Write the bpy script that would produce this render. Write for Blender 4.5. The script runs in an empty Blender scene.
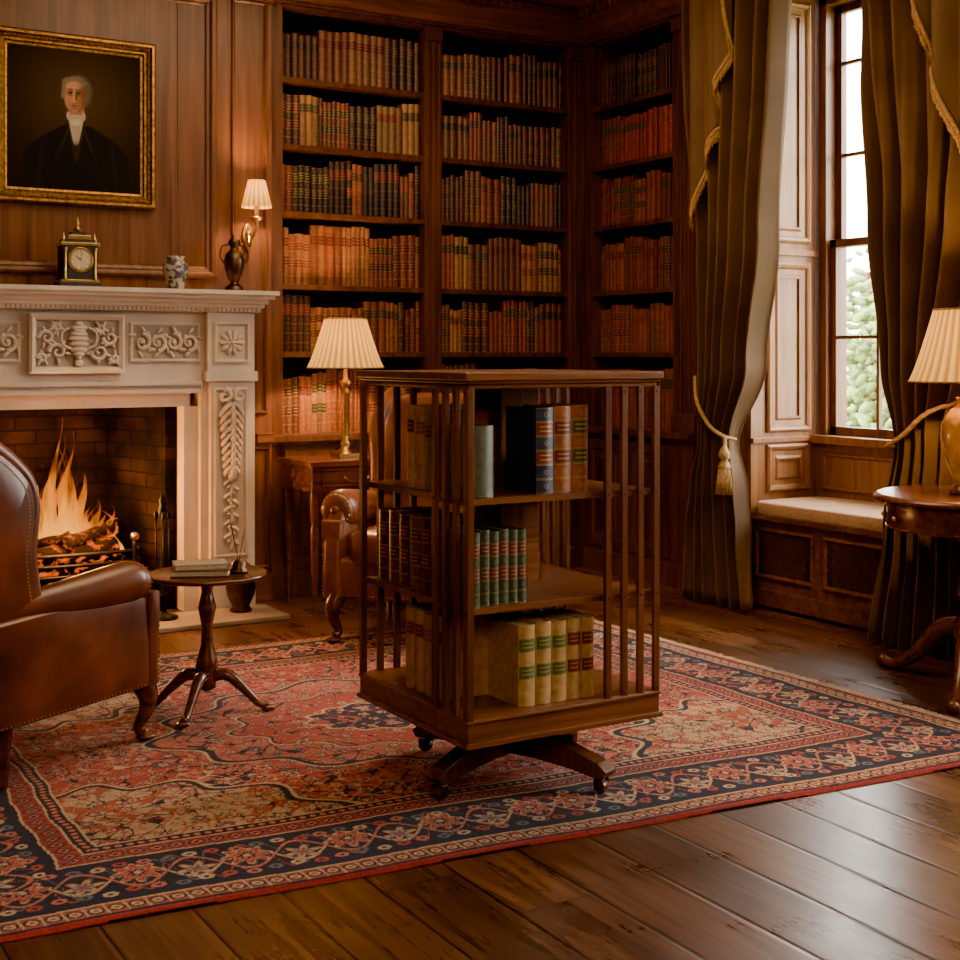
import bpy, math, random
import numpy as np
from mathutils import Vector, Matrix
random.seed(7); np.random.seed(7)
pi=math.pi
scene=bpy.context.scene
try:
    scene.view_settings.view_transform='AgX'; scene.view_settings.look='AgX - Punchy'
except Exception as ex: print('look',ex)

# ------------------------------------------------------------------ materials
def newmat(name):
    m=bpy.data.materials.new(name); m.use_nodes=True
    nt=m.node_tree
    return m,nt,nt.nodes['Principled BSDF']
def L(nt,a,b): nt.links.new(a,b)
def plain(name,col,rough=.5,metal=0,noise=0,nscale=20,bump=0,sheen=0,coat=0,spec=None):
    m,nt,bs=newmat(name)
    bs.inputs['Base Color'].default_value=(*col,1)
    bs.inputs['Roughness'].default_value=rough
    bs.inputs['Metallic'].default_value=metal
    if sheen: bs.inputs['Sheen Weight'].default_value=sheen
    if coat: bs.inputs['Coat Weight'].default_value=coat
    if spec is not None: bs.inputs['Specular IOR Level'].default_value=spec
    if noise or bump:
        tc=nt.nodes.new('ShaderNodeTexCoord')
        n=nt.nodes.new('ShaderNodeTexNoise'); n.inputs['Scale'].default_value=nscale; n.inputs['Detail'].default_value=5
        L(nt,tc.outputs['Object'],n.inputs['Vector'])
        if noise:
            r=nt.nodes.new('ShaderNodeValToRGB')
            r.color_ramp.elements[0].position=.3; r.color_ramp.elements[1].position=.7
            r.color_ramp.elements[0].color=(*[c*(1-noise) for c in col],1)
            r.color_ramp.elements[1].color=(*[min(1,c*(1+noise)) for c in col],1)
            L(nt,n.outputs['Fac'],r.inputs['Fac']); L(nt,r.outputs['Color'],bs.inputs['Base Color'])
        if bump:
            bp=nt.nodes.new('ShaderNodeBump'); bp.inputs['Strength'].default_value=bump; bp.inputs['Distance'].default_value=.01
            L(nt,n.outputs['Fac'],bp.inputs['Height']); L(nt,bp.outputs['Normal'],bs.inputs['Normal'])
    return m
def wood(name,c1,c2,rough=.38,axis='z',fine=30,coat=.1):
    m,nt,bs=newmat(name)
    tc=nt.nodes.new('ShaderNodeTexCoord'); mp=nt.nodes.new('ShaderNodeMapping')
    s=[fine,fine,fine]; s['xyz'.index(axis)]=1.6
    mp.inputs['Scale'].default_value=s
    L(nt,tc.outputs['Object'],mp.inputs['Vector'])
    n=nt.nodes.new('ShaderNodeTexNoise'); n.inputs['Scale'].default_value=1; n.inputs['Detail'].default_value=7; n.inputs['Distortion'].default_value=.7
    L(nt,mp.outputs['Vector'],n.inputs['Vector'])
    n2=nt.nodes.new('ShaderNodeTexNoise'); n2.inputs['Scale'].default_value=2.3; n2.inputs['Detail'].default_value=2
    L(nt,tc.outputs['Object'],n2.inputs['Vector'])
    r=nt.nodes.new('ShaderNodeValToRGB')
    r.color_ramp.elements[0].position=.32; r.color_ramp.elements[1].position=.68
    r.color_ramp.elements[0].color=(*c1,1); r.color_ramp.elements[1].color=(*c2,1)
    L(nt,n.outputs['Fac'],r.inputs['Fac'])
    mx=nt.nodes.new('ShaderNodeMixRGB'); mx.blend_type='MULTIPLY'; mx.inputs['Fac'].default_value=.6
    r2=nt.nodes.new('ShaderNodeValToRGB'); r2.color_ramp.elements[0].position=.3; r2.color_ramp.elements[1].position=.7
    r2.color_ramp.elements[0].color=(.6,.55,.5,1); r2.color_ramp.elements[1].color=(1,1,1,1)
    L(nt,n2.outputs['Fac'],r2.inputs['Fac']); L(nt,r.outputs['Color'],mx.inputs[1]); L(nt,r2.outputs['Color'],mx.inputs[2])
    L(nt,mx.outputs[0],bs.inputs['Base Color'])
    bs.inputs['Roughness'].default_value=rough; bs.inputs['Specular IOR Level'].default_value=.4
    bs.inputs['Coat Weight'].default_value=coat; bs.inputs['Coat Roughness'].default_value=.25
    bp=nt.nodes.new('ShaderNodeBump'); bp.inputs['Strength'].default_value=.12; bp.inputs['Distance'].default_value=.004
    L(nt,n.outputs['Fac'],bp.inputs['Height']); L(nt,bp.outputs['Normal'],bs.inputs['Normal'])
    return m

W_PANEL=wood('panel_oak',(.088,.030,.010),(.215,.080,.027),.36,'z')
W_PANELH=wood('panel_oak_h',(.088,.030,.010),(.215,.080,.027),.36,'x')
W_CASE=wood('bookcase_wood',(.065,.022,.008),(.155,.056,.019),.36,'z')
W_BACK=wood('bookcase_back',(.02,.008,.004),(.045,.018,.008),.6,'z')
W_REV=wood('rev_walnut',(.080,.026,.010),(.180,.062,.021),.30,'z',40,.2)
W_REVH=wood('rev_walnut_h',(.100,.033,.012),(.250,.088,.029),.30,'x',40,.2)
W_MAH=wood('mahogany',(.070,.020,.008),(.17,.050,.018),.26,'x',35,.3)
W_REVEAL_LIT=wood('reveal_oak_lit',(.20,.082,.028),(.35,.155,.056),.42,'z')  # oak lightened in its colour, standing in for daylight from the window
BRASS=plain('brass',(.55,.35,.12),.28,1,.25,40)
GOLD=plain('gilt_frame',(.30,.16,.04),.42,1,.55,60,.4)
IRON=plain('iron',(.02,.018,.016),.5,.8,.3,30)
BRONZE=plain('bronze',(.10,.055,.03),.35,.9,.4,30)
MARBLE=plain('marble',(.56,.46,.35),.45,0,.12,5,.1)
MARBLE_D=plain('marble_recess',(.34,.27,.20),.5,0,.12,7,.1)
HEARTH=plain('hearth_stone',(.30,.23,.16),.45,0,.2,4)
LEATHER=plain('leather',(.15,.040,.015),.34,0,.5,6,.25,0,.05)
LEATHER2=plain('leather_tan',(.20,.062,.022),.34,0,.4,8,.25,0,.05)
FRINGE=plain('gold_fringe',(.40,.24,.085),.8,0,.4,120,.6)
CUSH=plain('cushion_fabric',(.40,.23,.115),.9,0,.2,60,.2,.3)
BLACK=plain('black_mat',(.01,.008,.007),.5)
PAPER=plain('paper',(.55,.44,.28),.9,0,.15,80)
CEIL=plain('ceiling_plaster',(.72,.62,.50),.8,0,.04,3)
SOOT=plain('soot',(.012,.009,.007),.95,0,.5,6)

def curtain_mat():
    m,nt,bs=newmat('velvet_curtain')
    tc=nt.nodes.new('ShaderNodeTexCoord'); n=nt.nodes.new('ShaderNodeTexNoise'); n.inputs['Scale'].default_value=3.; n.inputs['Detail'].default_value=4
    L(nt,tc.outputs['Object'],n.inputs['Vector'])
    r=nt.nodes.new('ShaderNodeValToRGB'); r.color_ramp.elements[0].color=(.082,.045,.021,1); r.color_ramp.elements[1].color=(.140,.080,.038,1)
    r.color_ramp.elements[0].position=.3; r.color_ramp.elements[1].position=.7
    L(nt,n.outputs['Fac'],r.inputs['Fac']); L(nt,r.outputs['Color'],bs.inputs['Base Color'])
    bs.inputs['Roughness'].default_value=.6; bs.inputs['Sheen Weight'].default_value=.3; bs.inputs['Sheen Tint'].default_value=(1,.66,.34,1); bs.inputs['Specular IOR Level'].default_value=.25
    return m
CURT=curtain_mat()

def brick_mat():
    m,nt,bs=newmat('firebrick')
    tc=nt.nodes.new('ShaderNodeTexCoord')
    sp=nt.nodes.new('ShaderNodeSeparateXYZ'); ad=nt.nodes.new('ShaderNodeMath'); cb=nt.nodes.new('ShaderNodeCombineXYZ')
    L(nt,tc.outputs['Object'],sp.inputs[0]); L(nt,sp.outputs[0],ad.inputs[0]); L(nt,sp.outputs[1],ad.inputs[1])
    L(nt,ad.outputs[0],cb.inputs[0]); L(nt,sp.outputs[2],cb.inputs[1])
    b=nt.nodes.new('ShaderNodeTexBrick'); b.inputs['Scale'].default_value=1
    b.inputs['Brick Width'].default_value=.2; b.inputs['Row Height'].default_value=.07; b.inputs['Mortar Size'].default_value=.005; b.inputs['Mortar Smooth'].default_value=.4
    b.inputs['Color1'].default_value=(.038,.016,.009,1); b.inputs['Color2'].default_value=(.015,.008,.005,1); b.inputs['Mortar'].default_value=(.010,.007,.005,1)
    L(nt,cb.outputs[0],b.inputs['Vector'])
    n=nt.nodes.new('ShaderNodeTexNoise'); n.inputs['Scale'].default_value=4; n.inputs['Detail'].default_value=5; L(nt,tc.outputs['Object'],n.inputs['Vector'])
    r=nt.nodes.new('ShaderNodeValToRGB'); r.color_ramp.elements[0].position=.4; r.color_ramp.elements[1].position=.65; r.color_ramp.elements[0].color=(.12,.12,.12,1)
    L(nt,n.outputs['Fac'],r.inputs['Fac']); mx=nt.nodes.new('ShaderNodeMixRGB'); mx.blend_type='MULTIPLY'; mx.inputs['Fac'].default_value=1
    L(nt,b.outputs['Color'],mx.inputs[1]); L(nt,r.outputs['Color'],mx.inputs[2]); L(nt,mx.outputs[0],bs.inputs['Base Color'])
    bs.inputs['Roughness'].default_value=.9; bs.inputs['Specular IOR Level'].default_value=.2
    bp=nt.nodes.new('ShaderNodeBump'); bp.inputs['Distance'].default_value=.008; bp.invert=True
    L(nt,b.outputs['Fac'],bp.inputs['Height']); L(nt,bp.outputs['Normal'],bs.inputs['Normal'])
    return m
BRICK=brick_mat()

def floor_mat():
    m,nt,bs=newmat('floor_boards')
    N=nt.nodes.new
    def math_(op,a,b=None):
        x=N('ShaderNodeMath'); x.operation=op
        for i,v in enumerate((a,b)):
            if v is None: continue
            if isinstance(v,(int,float)): x.inputs[i].default_value=v
            else: L(nt,v,x.inputs[i])
        return x.outputs[0]
    tc=N('ShaderNodeTexCoord'); sp=N('ShaderNodeSeparateXYZ'); L(nt,tc.outputs['Object'],sp.inputs[0])
    X,Y=sp.outputs[0],sp.outputs[1]
    q=math_('DIVIDE',X,.205); idx=math_('FLOOR',q); fx=math_('FRACT',q)
    wn=N('ShaderNodeTexWhiteNoise'); wn.noise_dimensions='1D'; L(nt,idx,wn.inputs['W'])
    yy=math_('DIVIDE',math_('ADD',Y,math_('MULTIPLY',wn.outputs['Value'],3.)),3.4)
    iy=math_('FLOOR',yy); fy=math_('FRACT',yy)
    wn2=N('ShaderNodeTexWhiteNoise'); wn2.noise_dimensions='1D'; L(nt,math_('ADD',math_('MULTIPLY',idx,7.13),math_('MULTIPLY',iy,3.7)),wn2.inputs['W'])
    gx=math_('MINIMUM',fx,math_('SUBTRACT',1,fx)); gy=math_('MINIMUM',fy,math_('SUBTRACT',1,fy))
    sx=math_('LESS_THAN',gx,.017); sy=math_('LESS_THAN',gy,.0009); seam=math_('MAXIMUM',sx,sy)
    cb=N('ShaderNodeCombineXYZ'); L(nt,math_('MULTIPLY',X,36),cb.inputs[0]); L(nt,math_('MULTIPLY',Y,2.0),cb.inputs[1]); L(nt,math_('MULTIPLY',wn2.outputs['Value'],40),cb.inputs[2])
    n=N('ShaderNodeTexNoise'); n.inputs['Scale'].default_value=1; n.inputs['Detail'].default_value=9; n.inputs['Distortion'].default_value=1.2; n.inputs['Roughness'].default_value=.62
    L(nt,cb.outputs[0],n.inputs['Vector'])
    r=N('ShaderNodeValToRGB'); r.color_ramp.elements[0].position=.34; r.color_ramp.elements[1].position=.68
    r.color_ramp.elements[0].color=(.034,.012,.005,1); r.color_ramp.elements[1].color=(.160,.062,.022,1)
    L(nt,n.outputs['Fac'],r.inputs['Fac'])
    hv=N('ShaderNodeHueSaturation'); L(nt,r.outputs['Color'],hv.inputs['Color'])
    L(nt,math_('ADD',math_('MULTIPLY',wn2.outputs['Value'],.6),.65),hv.inputs['Value'])
    mx=N('ShaderNodeMixRGB'); mx.inputs[2].default_value=(.003,.0015,.001,1); L(nt,seam,mx.inputs['Fac']); L(nt,hv.outputs['Color'],mx.inputs[1])
    L(nt,mx.outputs[0],bs.inputs['Base Color'])
    n3=N('ShaderNodeTexNoise'); n3.inputs['Scale'].default_value=4; n3.inputs['Detail'].default_value=5; L(nt,tc.outputs['Object'],n3.inputs['Vector'])
    L(nt,math_('ADD',math_('MULTIPLY',n3.outputs['Fac'],.26),math_('ADD',math_('MULTIPLY',n.outputs['Fac'],.14),.10)),bs.inputs['Roughness'])
    bs.inputs['Specular IOR Level'].default_value=.6
    gx2=N('ShaderNodeMapRange'); gx2.inputs[2].default_value=.05; L(nt,gx,gx2.inputs[0])
    h=math_('ADD',math_('ADD',math_('MULTIPLY',n.outputs['Fac'],.35),math_('MULTIPLY',n3.outputs['Fac'],.15)),math_('MULTIPLY',gx2.outputs[0],.8))
    bp=N('ShaderNodeBump'); bp.inputs['Strength'].default_value=.40; bp.inputs['Distance'].default_value=.004
    L(nt,h,bp.inputs['Height']); L(nt,bp.outputs['Normal'],bs.inputs['Normal'])
    return m
FLOOR=floor_mat()

def book_mat():
    m,nt,bs=newmat('leather_books'); N=nt.nodes.new
    def math_(op,a,b=None):
        x=N('ShaderNodeMath'); x.operation=op
        for i,v in enumerate((a,b)):
            if v is None: continue
            if isinstance(v,(int,float)): x.inputs[i].default_value=v
            else: L(nt,v,x.inputs[i])
        return x.outputs[0]
    c=N('ShaderNodeAttribute'); c.attribute_name='Col'
    lb=N('ShaderNodeAttribute'); lb.attribute_name='Lab'
    tv=N('ShaderNodeAttribute'); tv.attribute_name='tv'
    sp=N('ShaderNodeSeparateXYZ'); L(nt,tv.outputs['Vector'],sp.inputs[0])
    a,v,gs=sp.outputs; k=math_('GREATER_THAN',gs,.01)
    q=math_('MULTIPLY',v,6); f=math_('FRACT',q); idx=math_('FLOOR',q)
    g=math_('MINIMUM',f,math_('SUBTRACT',1,f))
    line=math_('MULTIPLY',math_('LESS_THAN',g,.06),math_('GREATER_THAN',g,.025))
    lab=math_('COMPARE',idx,4); lab.node.inputs[2].default_value=.1
    lab2=math_('COMPARE',idx,2); lab2.node.inputs[2].default_value=.1
    lab2=math_('MULTIPLY',lab2,math_('GREATER_THAN',gs,.55)); lab=math_('MAXIMUM',lab,lab2)
    dx=math_('ABSOLUTE',math_('SUBTRACT',a,.5)); dy=math_('ABSOLUTE',math_('SUBTRACT',f,.5))
    dd=math_('ADD',dx,math_('MULTIPLY',dy,.8))
    orn=math_('MULTIPLY',math_('LESS_THAN',dd,.16),math_('GREATER_THAN',dd,.10))
    txt=math_('MULTIPLY',math_('LESS_THAN',dx,.33),math_('LESS_THAN',math_('FRACT',math_('MULTIPLY',f,3.2)),.3))
    txt=math_('MULTIPLY',txt,math_('LESS_THAN',dy,.32))
    gold=math_('MAXIMUM',line,math_('ADD',math_('MULTIPLY',orn,math_('MULTIPLY',math_('SUBTRACT',1,lab),.6)),math_('MULTIPLY',txt,lab)))
    gold=math_('MULTIPLY',gold,gs)
    labm=math_('MULTIPLY',lab,k)
    nz=N('ShaderNodeTexNoise'); nz.inputs['Scale'].default_value=45; nz.inputs['Detail'].default_value=4
    tc=N('ShaderNodeTexCoord'); L(nt,tc.outputs['Object'],nz.inputs['Vector'])
    hv=N('ShaderNodeHueSaturation'); L(nt,c.outputs['Color'],hv.inputs['Color']); L(nt,math_('ADD',math_('MULTIPLY',nz.outputs['Fac'],1.2),.4),hv.inputs['Value'])
    m1=N('ShaderNodeMixRGB'); L(nt,labm,m1.inputs['Fac']); L(nt,hv.outputs['Color'],m1.inputs[1]); L(nt,lb.outputs['Color'],m1.inputs[2])
    m2=N('ShaderNodeMixRGB'); m2.inputs[2].default_value=(.50,.30,.09,1); L(nt,gold,m2.inputs['Fac']); L(nt,m1.outputs[0],m2.inputs[1])
    L(nt,m2.outputs[0],bs.inputs['Base Color']); bs.inputs['Roughness'].default_value=.42
    L(nt,math_('MULTIPLY',gold,.3),bs.inputs['Metallic'])
    bp=N('ShaderNodeBump'); bp.inputs['Distance'].default_value=.004; bp.inputs['Strength'].default_value=.8
    L(nt,math_('MULTIPLY',math_('LESS_THAN',g,.09),k),bp.inputs['Height']); L(nt,bp.outputs['Normal'],bs.inputs['Normal'])
    return m
BOOK=book_mat()

def vcol_mat(name,rough=.9,sheen=0,bump=0,spec=.3,coat=0):
    m,nt,bs=newmat(name)
    a=nt.nodes.new('ShaderNodeAttribute'); a.attribute_name='Col'
    tc=nt.nodes.new('ShaderNodeTexCoord'); n=nt.nodes.new('ShaderNodeTexNoise'); n.inputs['Scale'].default_value=160; n.inputs['Detail'].default_value=2
    L(nt,tc.outputs['Object'],n.inputs['Vector'])
    hv=nt.nodes.new('ShaderNodeHueSaturation'); L(nt,a.outputs['Color'],hv.inputs['Color'])
    ma=nt.nodes.new('ShaderNodeMath'); ma.operation='MULTIPLY_ADD'; ma.inputs[1].default_value=.9 if bump else .1; ma.inputs[2].default_value=.55 if bump else .95
    L(nt,n.outputs['Fac'],ma.inputs[0]); L(nt,ma.outputs[0],hv.inputs['Value']); L(nt,hv.outputs['Color'],bs.inputs['Base Color'])
    bs.inputs['Roughness'].default_value=rough; bs.inputs['Sheen Weight'].default_value=sheen; bs.inputs['Specular IOR Level'].default_value=spec
    bs.inputs['Coat Weight'].default_value=coat
    if bump:
        bp=nt.nodes.new('ShaderNodeBump'); bp.inputs['Strength'].default_value=bump; bp.inputs['Distance'].default_value=.004
        L(nt,n.outputs['Fac'],bp.inputs['Height']); L(nt,bp.outputs['Normal'],bs.inputs['Normal'])
    return m
RUGM=vcol_mat('rug_wool',.95,.08,.5,.05)
PAINT=vcol_mat('oil_painting',.6,0,0,.1,0)

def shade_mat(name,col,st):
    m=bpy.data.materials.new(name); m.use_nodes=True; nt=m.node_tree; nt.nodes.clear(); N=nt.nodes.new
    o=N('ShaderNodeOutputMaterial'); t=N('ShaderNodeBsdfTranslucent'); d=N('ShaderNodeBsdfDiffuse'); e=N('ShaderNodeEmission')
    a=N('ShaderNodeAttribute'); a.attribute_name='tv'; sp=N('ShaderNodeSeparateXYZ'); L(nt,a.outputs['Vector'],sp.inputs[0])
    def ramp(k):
        r=N('ShaderNodeValToRGB'); r.color_ramp.elements[0].color=(col[0]*.50*k,col[1]*.36*k,col[2]*.2*k,1); r.color_ramp.elements[1].color=(col[0]*k,col[1]*k,col[2]*k,1); L(nt,sp.outputs[0],r.inputs['Fac']); return r.outputs[0]  # pleat grooves darkened in the colour, so crease shading is painted in
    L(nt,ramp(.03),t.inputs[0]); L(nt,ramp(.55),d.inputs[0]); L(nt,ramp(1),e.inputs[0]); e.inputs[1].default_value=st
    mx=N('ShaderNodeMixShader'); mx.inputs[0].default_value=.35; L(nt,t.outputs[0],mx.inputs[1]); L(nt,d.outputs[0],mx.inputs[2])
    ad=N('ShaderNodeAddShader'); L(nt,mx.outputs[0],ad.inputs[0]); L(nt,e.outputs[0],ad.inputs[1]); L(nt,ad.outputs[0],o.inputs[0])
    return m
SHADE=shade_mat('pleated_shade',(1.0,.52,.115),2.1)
def emism(name,col,st):
    m,nt,bs=newmat(name)
    bs.inputs['Base Color'].default_value=(*col,1)
    bs.inputs['Emission Color'].default_value=(*col,1); bs.inputs['Emission Strength'].default_value=st
    return m
BULB=emism('bulb',(1,.6,.25),12)

def flame_mat():
    m=bpy.data.materials.new('flame'); m.use_nodes=True; nt=m.node_tree; nt.nodes.clear(); N=nt.nodes.new
    o=N('ShaderNodeOutputMaterial'); e=N('ShaderNodeEmission'); t=N('ShaderNodeBsdfTransparent'); mx=N('ShaderNodeMixShader')
    a=N('ShaderNodeAttribute'); a.attribute_name='tv'; sp=N('ShaderNodeSeparateXYZ'); L(nt,a.outputs['Vector'],sp.inputs[0])
    r=N('ShaderNodeValToRGB'); el=r.color_ramp.elements; el[0].position=0; el[0].color=(1,.44,.04,1); el[1].position=1; el[1].color=(1,.11,.004,1)
    k=el.new(.5); k.color=(1,.27,.012,1)
    L(nt,sp.outputs[1],r.inputs['Fac']); L(nt,r.outputs['Color'],e.inputs[0])
    st=N('ShaderNodeMapRange'); st.inputs[3].default_value=4.2; st.inputs[4].default_value=1.5; L(nt,sp.outputs[1],st.inputs[0]); L(nt,st.outputs[0],e.inputs[1])
    tc=N('ShaderNodeTexCoord'); mp=N('ShaderNodeMapping'); mp.inputs['Scale'].default_value=(24,24,8); n=N('ShaderNodeTexNoise'); n.inputs['Scale'].default_value=1; n.inputs['Detail'].default_value=3
    L(nt,tc.outputs['Object'],mp.inputs[0]); L(nt,mp.outputs[0],n.inputs['Vector'])
    ad=N('ShaderNodeMath'); ad.operation='MULTIPLY_ADD'; ad.inputs[1].default_value=-.36; L(nt,sp.outputs[1],ad.inputs[0]); L(nt,n.outputs['Fac'],ad.inputs[2])
    mr=N('ShaderNodeMapRange'); mr.inputs[1].default_value=.12; mr.inputs[2].default_value=.5; mr.inputs[3].default_value=0.0; mr.inputs[4].default_value=.5; L(nt,ad.outputs[0],mr.inputs[0])
    L(nt,mr.outputs[0],mx.inputs[0]); L(nt,t.outputs[0],mx.inputs[1]); L(nt,e.outputs[0],mx.inputs[2]); L(nt,mx.outputs[0],o.inputs[0])
    return m
FLAME=flame_mat()
def log_mat():
    m,nt,bs=newmat('burning_log'); N=nt.nodes.new
    tc=N('ShaderNodeTexCoord'); n=N('ShaderNodeTexNoise'); n.inputs['Scale'].default_value=26; n.inputs['Detail'].default_value=5; L(nt,tc.outputs['Object'],n.inputs['Vector'])
    r=N('ShaderNodeValToRGB'); r.color_ramp.elements[0].position=.53; r.color_ramp.elements[0].color=(0,0,0,1); r.color_ramp.elements[1].position=.70; r.color_ramp.elements[1].color=(1,.12,.004,1)
    L(nt,n.outputs['Fac'],r.inputs['Fac']); L(nt,r.outputs['Color'],bs.inputs['Emission Color']); bs.inputs['Emission Strength'].default_value=3.0
    bs.inputs['Base Color'].default_value=(.010,.005,.003,1); bs.inputs['Roughness'].default_value=.95; bs.inputs['Specular IOR Level'].default_value=.1
    return m
LOG=log_mat()
def glass_mat():
    m=bpy.data.materials.new('window_glass'); m.use_nodes=True; nt=m.node_tree; nt.nodes.clear(); N=nt.nodes.new
    o=N('ShaderNodeOutputMaterial'); g=N('ShaderNodeBsdfGlossy'); g.inputs['Roughness'].default_value=.02; t=N('ShaderNodeBsdfTransparent'); mx=N('ShaderNodeMixShader'); mx.inputs[0].default_value=.04
    L(nt,t.outputs[0],mx.inputs[1]); L(nt,g.outputs[0],mx.inputs[2]); L(nt,mx.outputs[0],o.inputs[0]); return m
GLASS=glass_mat()
def china():
    m,nt,bs=newmat('china_pattern'); N=nt.nodes.new
    tc=N('ShaderNodeTexCoord'); n=N('ShaderNodeTexNoise'); n.inputs['Scale'].default_value=35; n.inputs['Detail'].default_value=3; L(nt,tc.outputs['Object'],n.inputs['Vector'])
    r=N('ShaderNodeValToRGB'); r.color_ramp.interpolation='CONSTANT'; r.color_ramp.elements[0].color=(.07,.070,.085,1); r.color_ramp.elements[1].position=.5; r.color_ramp.elements[1].color=(.38,.32,.25,1)
    L(nt,n.outputs['Fac'],r.inputs['Fac']); L(nt,r.outputs['Color'],bs.inputs['Base Color']); bs.inputs['Roughness'].default_value=.2; return m
CHINA=china()
YVASE=plain('yellow_ceramic',(.50,.27,.07),.2,0,.45,18,0,0,.3)

# ------------------------------------------------------------------ mesh builder
class MB:
    def __init__(s,name,T=None):
        s.name=name; s.v=[]; s.f=[]; s.fm=[]; s.sm=[]; s.mats=[]; s.T=T; s.col=[]; s.lab=[]; s.tv=[]; s.attr=False
    def add(s,vs,fs,m,smooth=False,col=None,lab=None,tv=None):
        o=len(s.v)
        if m not in s.mats: s.mats.append(m)
        mi=s.mats.index(m)
        if s.T is not None: vs=[s.T@Vector(p) for p in vs]
        s.v.extend([tuple(p) for p in vs])
        n=len(vs)
        if col is not None or tv is not None: s.attr=True
        s.col.extend([col or (0,0,0)]*n); s.lab.extend([lab or (0,0,0)]*n); s.tv.extend(tv if tv else [(0,0,0)]*n)
        for f in fs:
            s.f.append([i+o for i in f]); s.fm.append(mi); s.sm.append(smooth)
    def obj(s,bevel=0,subsurf=0,seg=2):
        A=np.array(s.v); lo=A.min(0); hi=A.max(0); c=np.array([(lo[0]+hi[0])/2,(lo[1]+hi[1])/2,lo[2]])
        me=bpy.data.meshes.new(s.name)
        me.from_pydata([tuple(p) for p in (A-c)],[],s.f)
        for m in s.mats: me.materials.append(m)
        me.polygons.foreach_set('material_index',s.fm); me.polygons.foreach_set('use_smooth',s.sm)
        if s.attr:
            a=me.attributes.new('Col','FLOAT_COLOR','POINT'); a.data.foreach_set('color',np.hstack([np.array(s.col),np.ones((len(s.col),1))]).ravel())
            a=me.attributes.new('Lab','FLOAT_COLOR','POINT'); a.data.foreach_set('color',np.hstack([np.array(s.lab),np.ones((len(s.lab),1))]).ravel())
            a=me.attributes.new('tv','FLOAT_VECTOR','POINT'); a.data.foreach_set('vector',np.array(s.tv,dtype=float).ravel())
        me.update()
        ob=bpy.data.objects.new(s.name,me); ob.location=c; scene.collection.objects.link(ob)
        if bevel:
            md=ob.modifiers.new('bev','BEVEL'); md.width=bevel; md.segments=seg; md.limit_method='ANGLE'; md.angle_limit=math.radians(40)
        return ob

BF=[(0,3,2,1),(4,5,6,7),(0,1,5,4),(1,2,6,5),(2,3,7,6),(3,0,4,7)]
def box(b,m,x0,x1,y0,y1,z0,z1):
    if x0>x1:x0,x1=x1,x0
    if y0>y1:y0,y1=y1,y0
    b.add([(x0,y0,z0),(x1,y0,z0),(x1,y1,z0),(x0,y1,z0),(x0,y0,z1),(x1,y0,z1),(x1,y1,z1),(x0,y1,z1)],BF,m)
def obox(b,m,O,U,V,N,u0,u1,v0,v1,n0,n1):
    O,U,V,N=map(Vector,(O,U,V,N))
    b.add([O+U*u+V*v+N*n for (u,v,n) in [(u0,v0,n0),(u1,v0,n0),(u1,v1,n0),(u0,v1,n0),(u0,v0,n1),(u1,v0,n1),(u1,v1,n1),(u0,v1,n1)]],BF,m)
def ring(b,m,O,U,V,N,u0,u1,v0,v1,prof):
    O,U,V,N=map(Vector,(O,U,V,N)); vs=[];fs=[]
    for (i,h) in prof:
        for (u,v) in ((u0+i,v0+i),(u1-i,v0+i),(u1-i,v1-i),(u0+i,v1-i)): vs.append(O+U*u+V*v+N*h)
    for k in range(len(prof)-1):
        for j in range(4): fs.append((k*4+j,k*4+(j+1)%4,(k+1)*4+(j+1)%4,(k+1)*4+j))
    b.add(vs,fs,m)
def lathe(b,m,prof,cx=0,cy=0,z0=0,seg=24,smooth=True,flute=0,nf=0,caps=True):
    vs=[];fs=[];tv=[]
    for (r,z) in prof:
        for j in range(seg):
            a=2*pi*j/seg; rr=r*(1+(flute*math.cos(nf*a) if nf else 0))
            vs.append((cx+rr*math.cos(a),cy+rr*math.sin(a),z0+z)); tv.append((.5+.5*math.cos(nf*a) if nf else 1,0,0))
    n=len(prof)
    for k in range(n-1):
        for j in range(seg): fs.append((k*seg+j,k*seg+(j+1)%seg,(k+1)*seg+(j+1)%seg,(k+1)*seg+j))
    b.add(vs,fs,m,smooth,tv=tv if nf else None)
    if caps:
        for k in (0,n-1):
            if prof[k][0]>1e-4:
                ring_=vs[k*seg:(k+1)*seg]; f=list(range(seg)); 
                if k==0: f=f[::-1]
                b.add(ring_,[f],m,False)
def tube(b,m,pts,rad,seg=8,smooth=True,cap=True,flat=1,tv=False):
    pts=[Vector(p) for p in pts]; n=len(pts)
    if not hasattr(rad,'__len__'): rad=[rad]*n
    vs=[];fs=[];T=[]
    for i in range(n):
        a=pts[max(0,i-1)]; c=pts[min(n-1,i+1)]; T.append((c-a).normalized())
    up=Vector((0,0,1)) if abs(T[0].z)<.9 else Vector((1,0,0))
    u=T[0].cross(up).normalized(); tvs=[]
    for i in range(n):
        u=(u-T[i]*u.dot(T[i])).normalized(); w=T[i].cross(u)
        for j in range(seg):
            a=2*pi*j/seg; vs.append(pts[i]+(u*math.cos(a)+w*math.sin(a)*flat)*rad[i]); tvs.append((j/seg,i/(n-1),1))
    for i in range(n-1):
        for j in range(seg): fs.append((i*seg+j,i*seg+(j+1)%seg,(i+1)*seg+(j+1)%seg,(i+1)*seg+j))
    if cap: fs.append(tuple(range(seg))[::-1]); fs.append(tuple(range((n-1)*seg,n*seg)))
    b.add(vs,fs,m,smooth,tv=tvs if tv else None)
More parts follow.
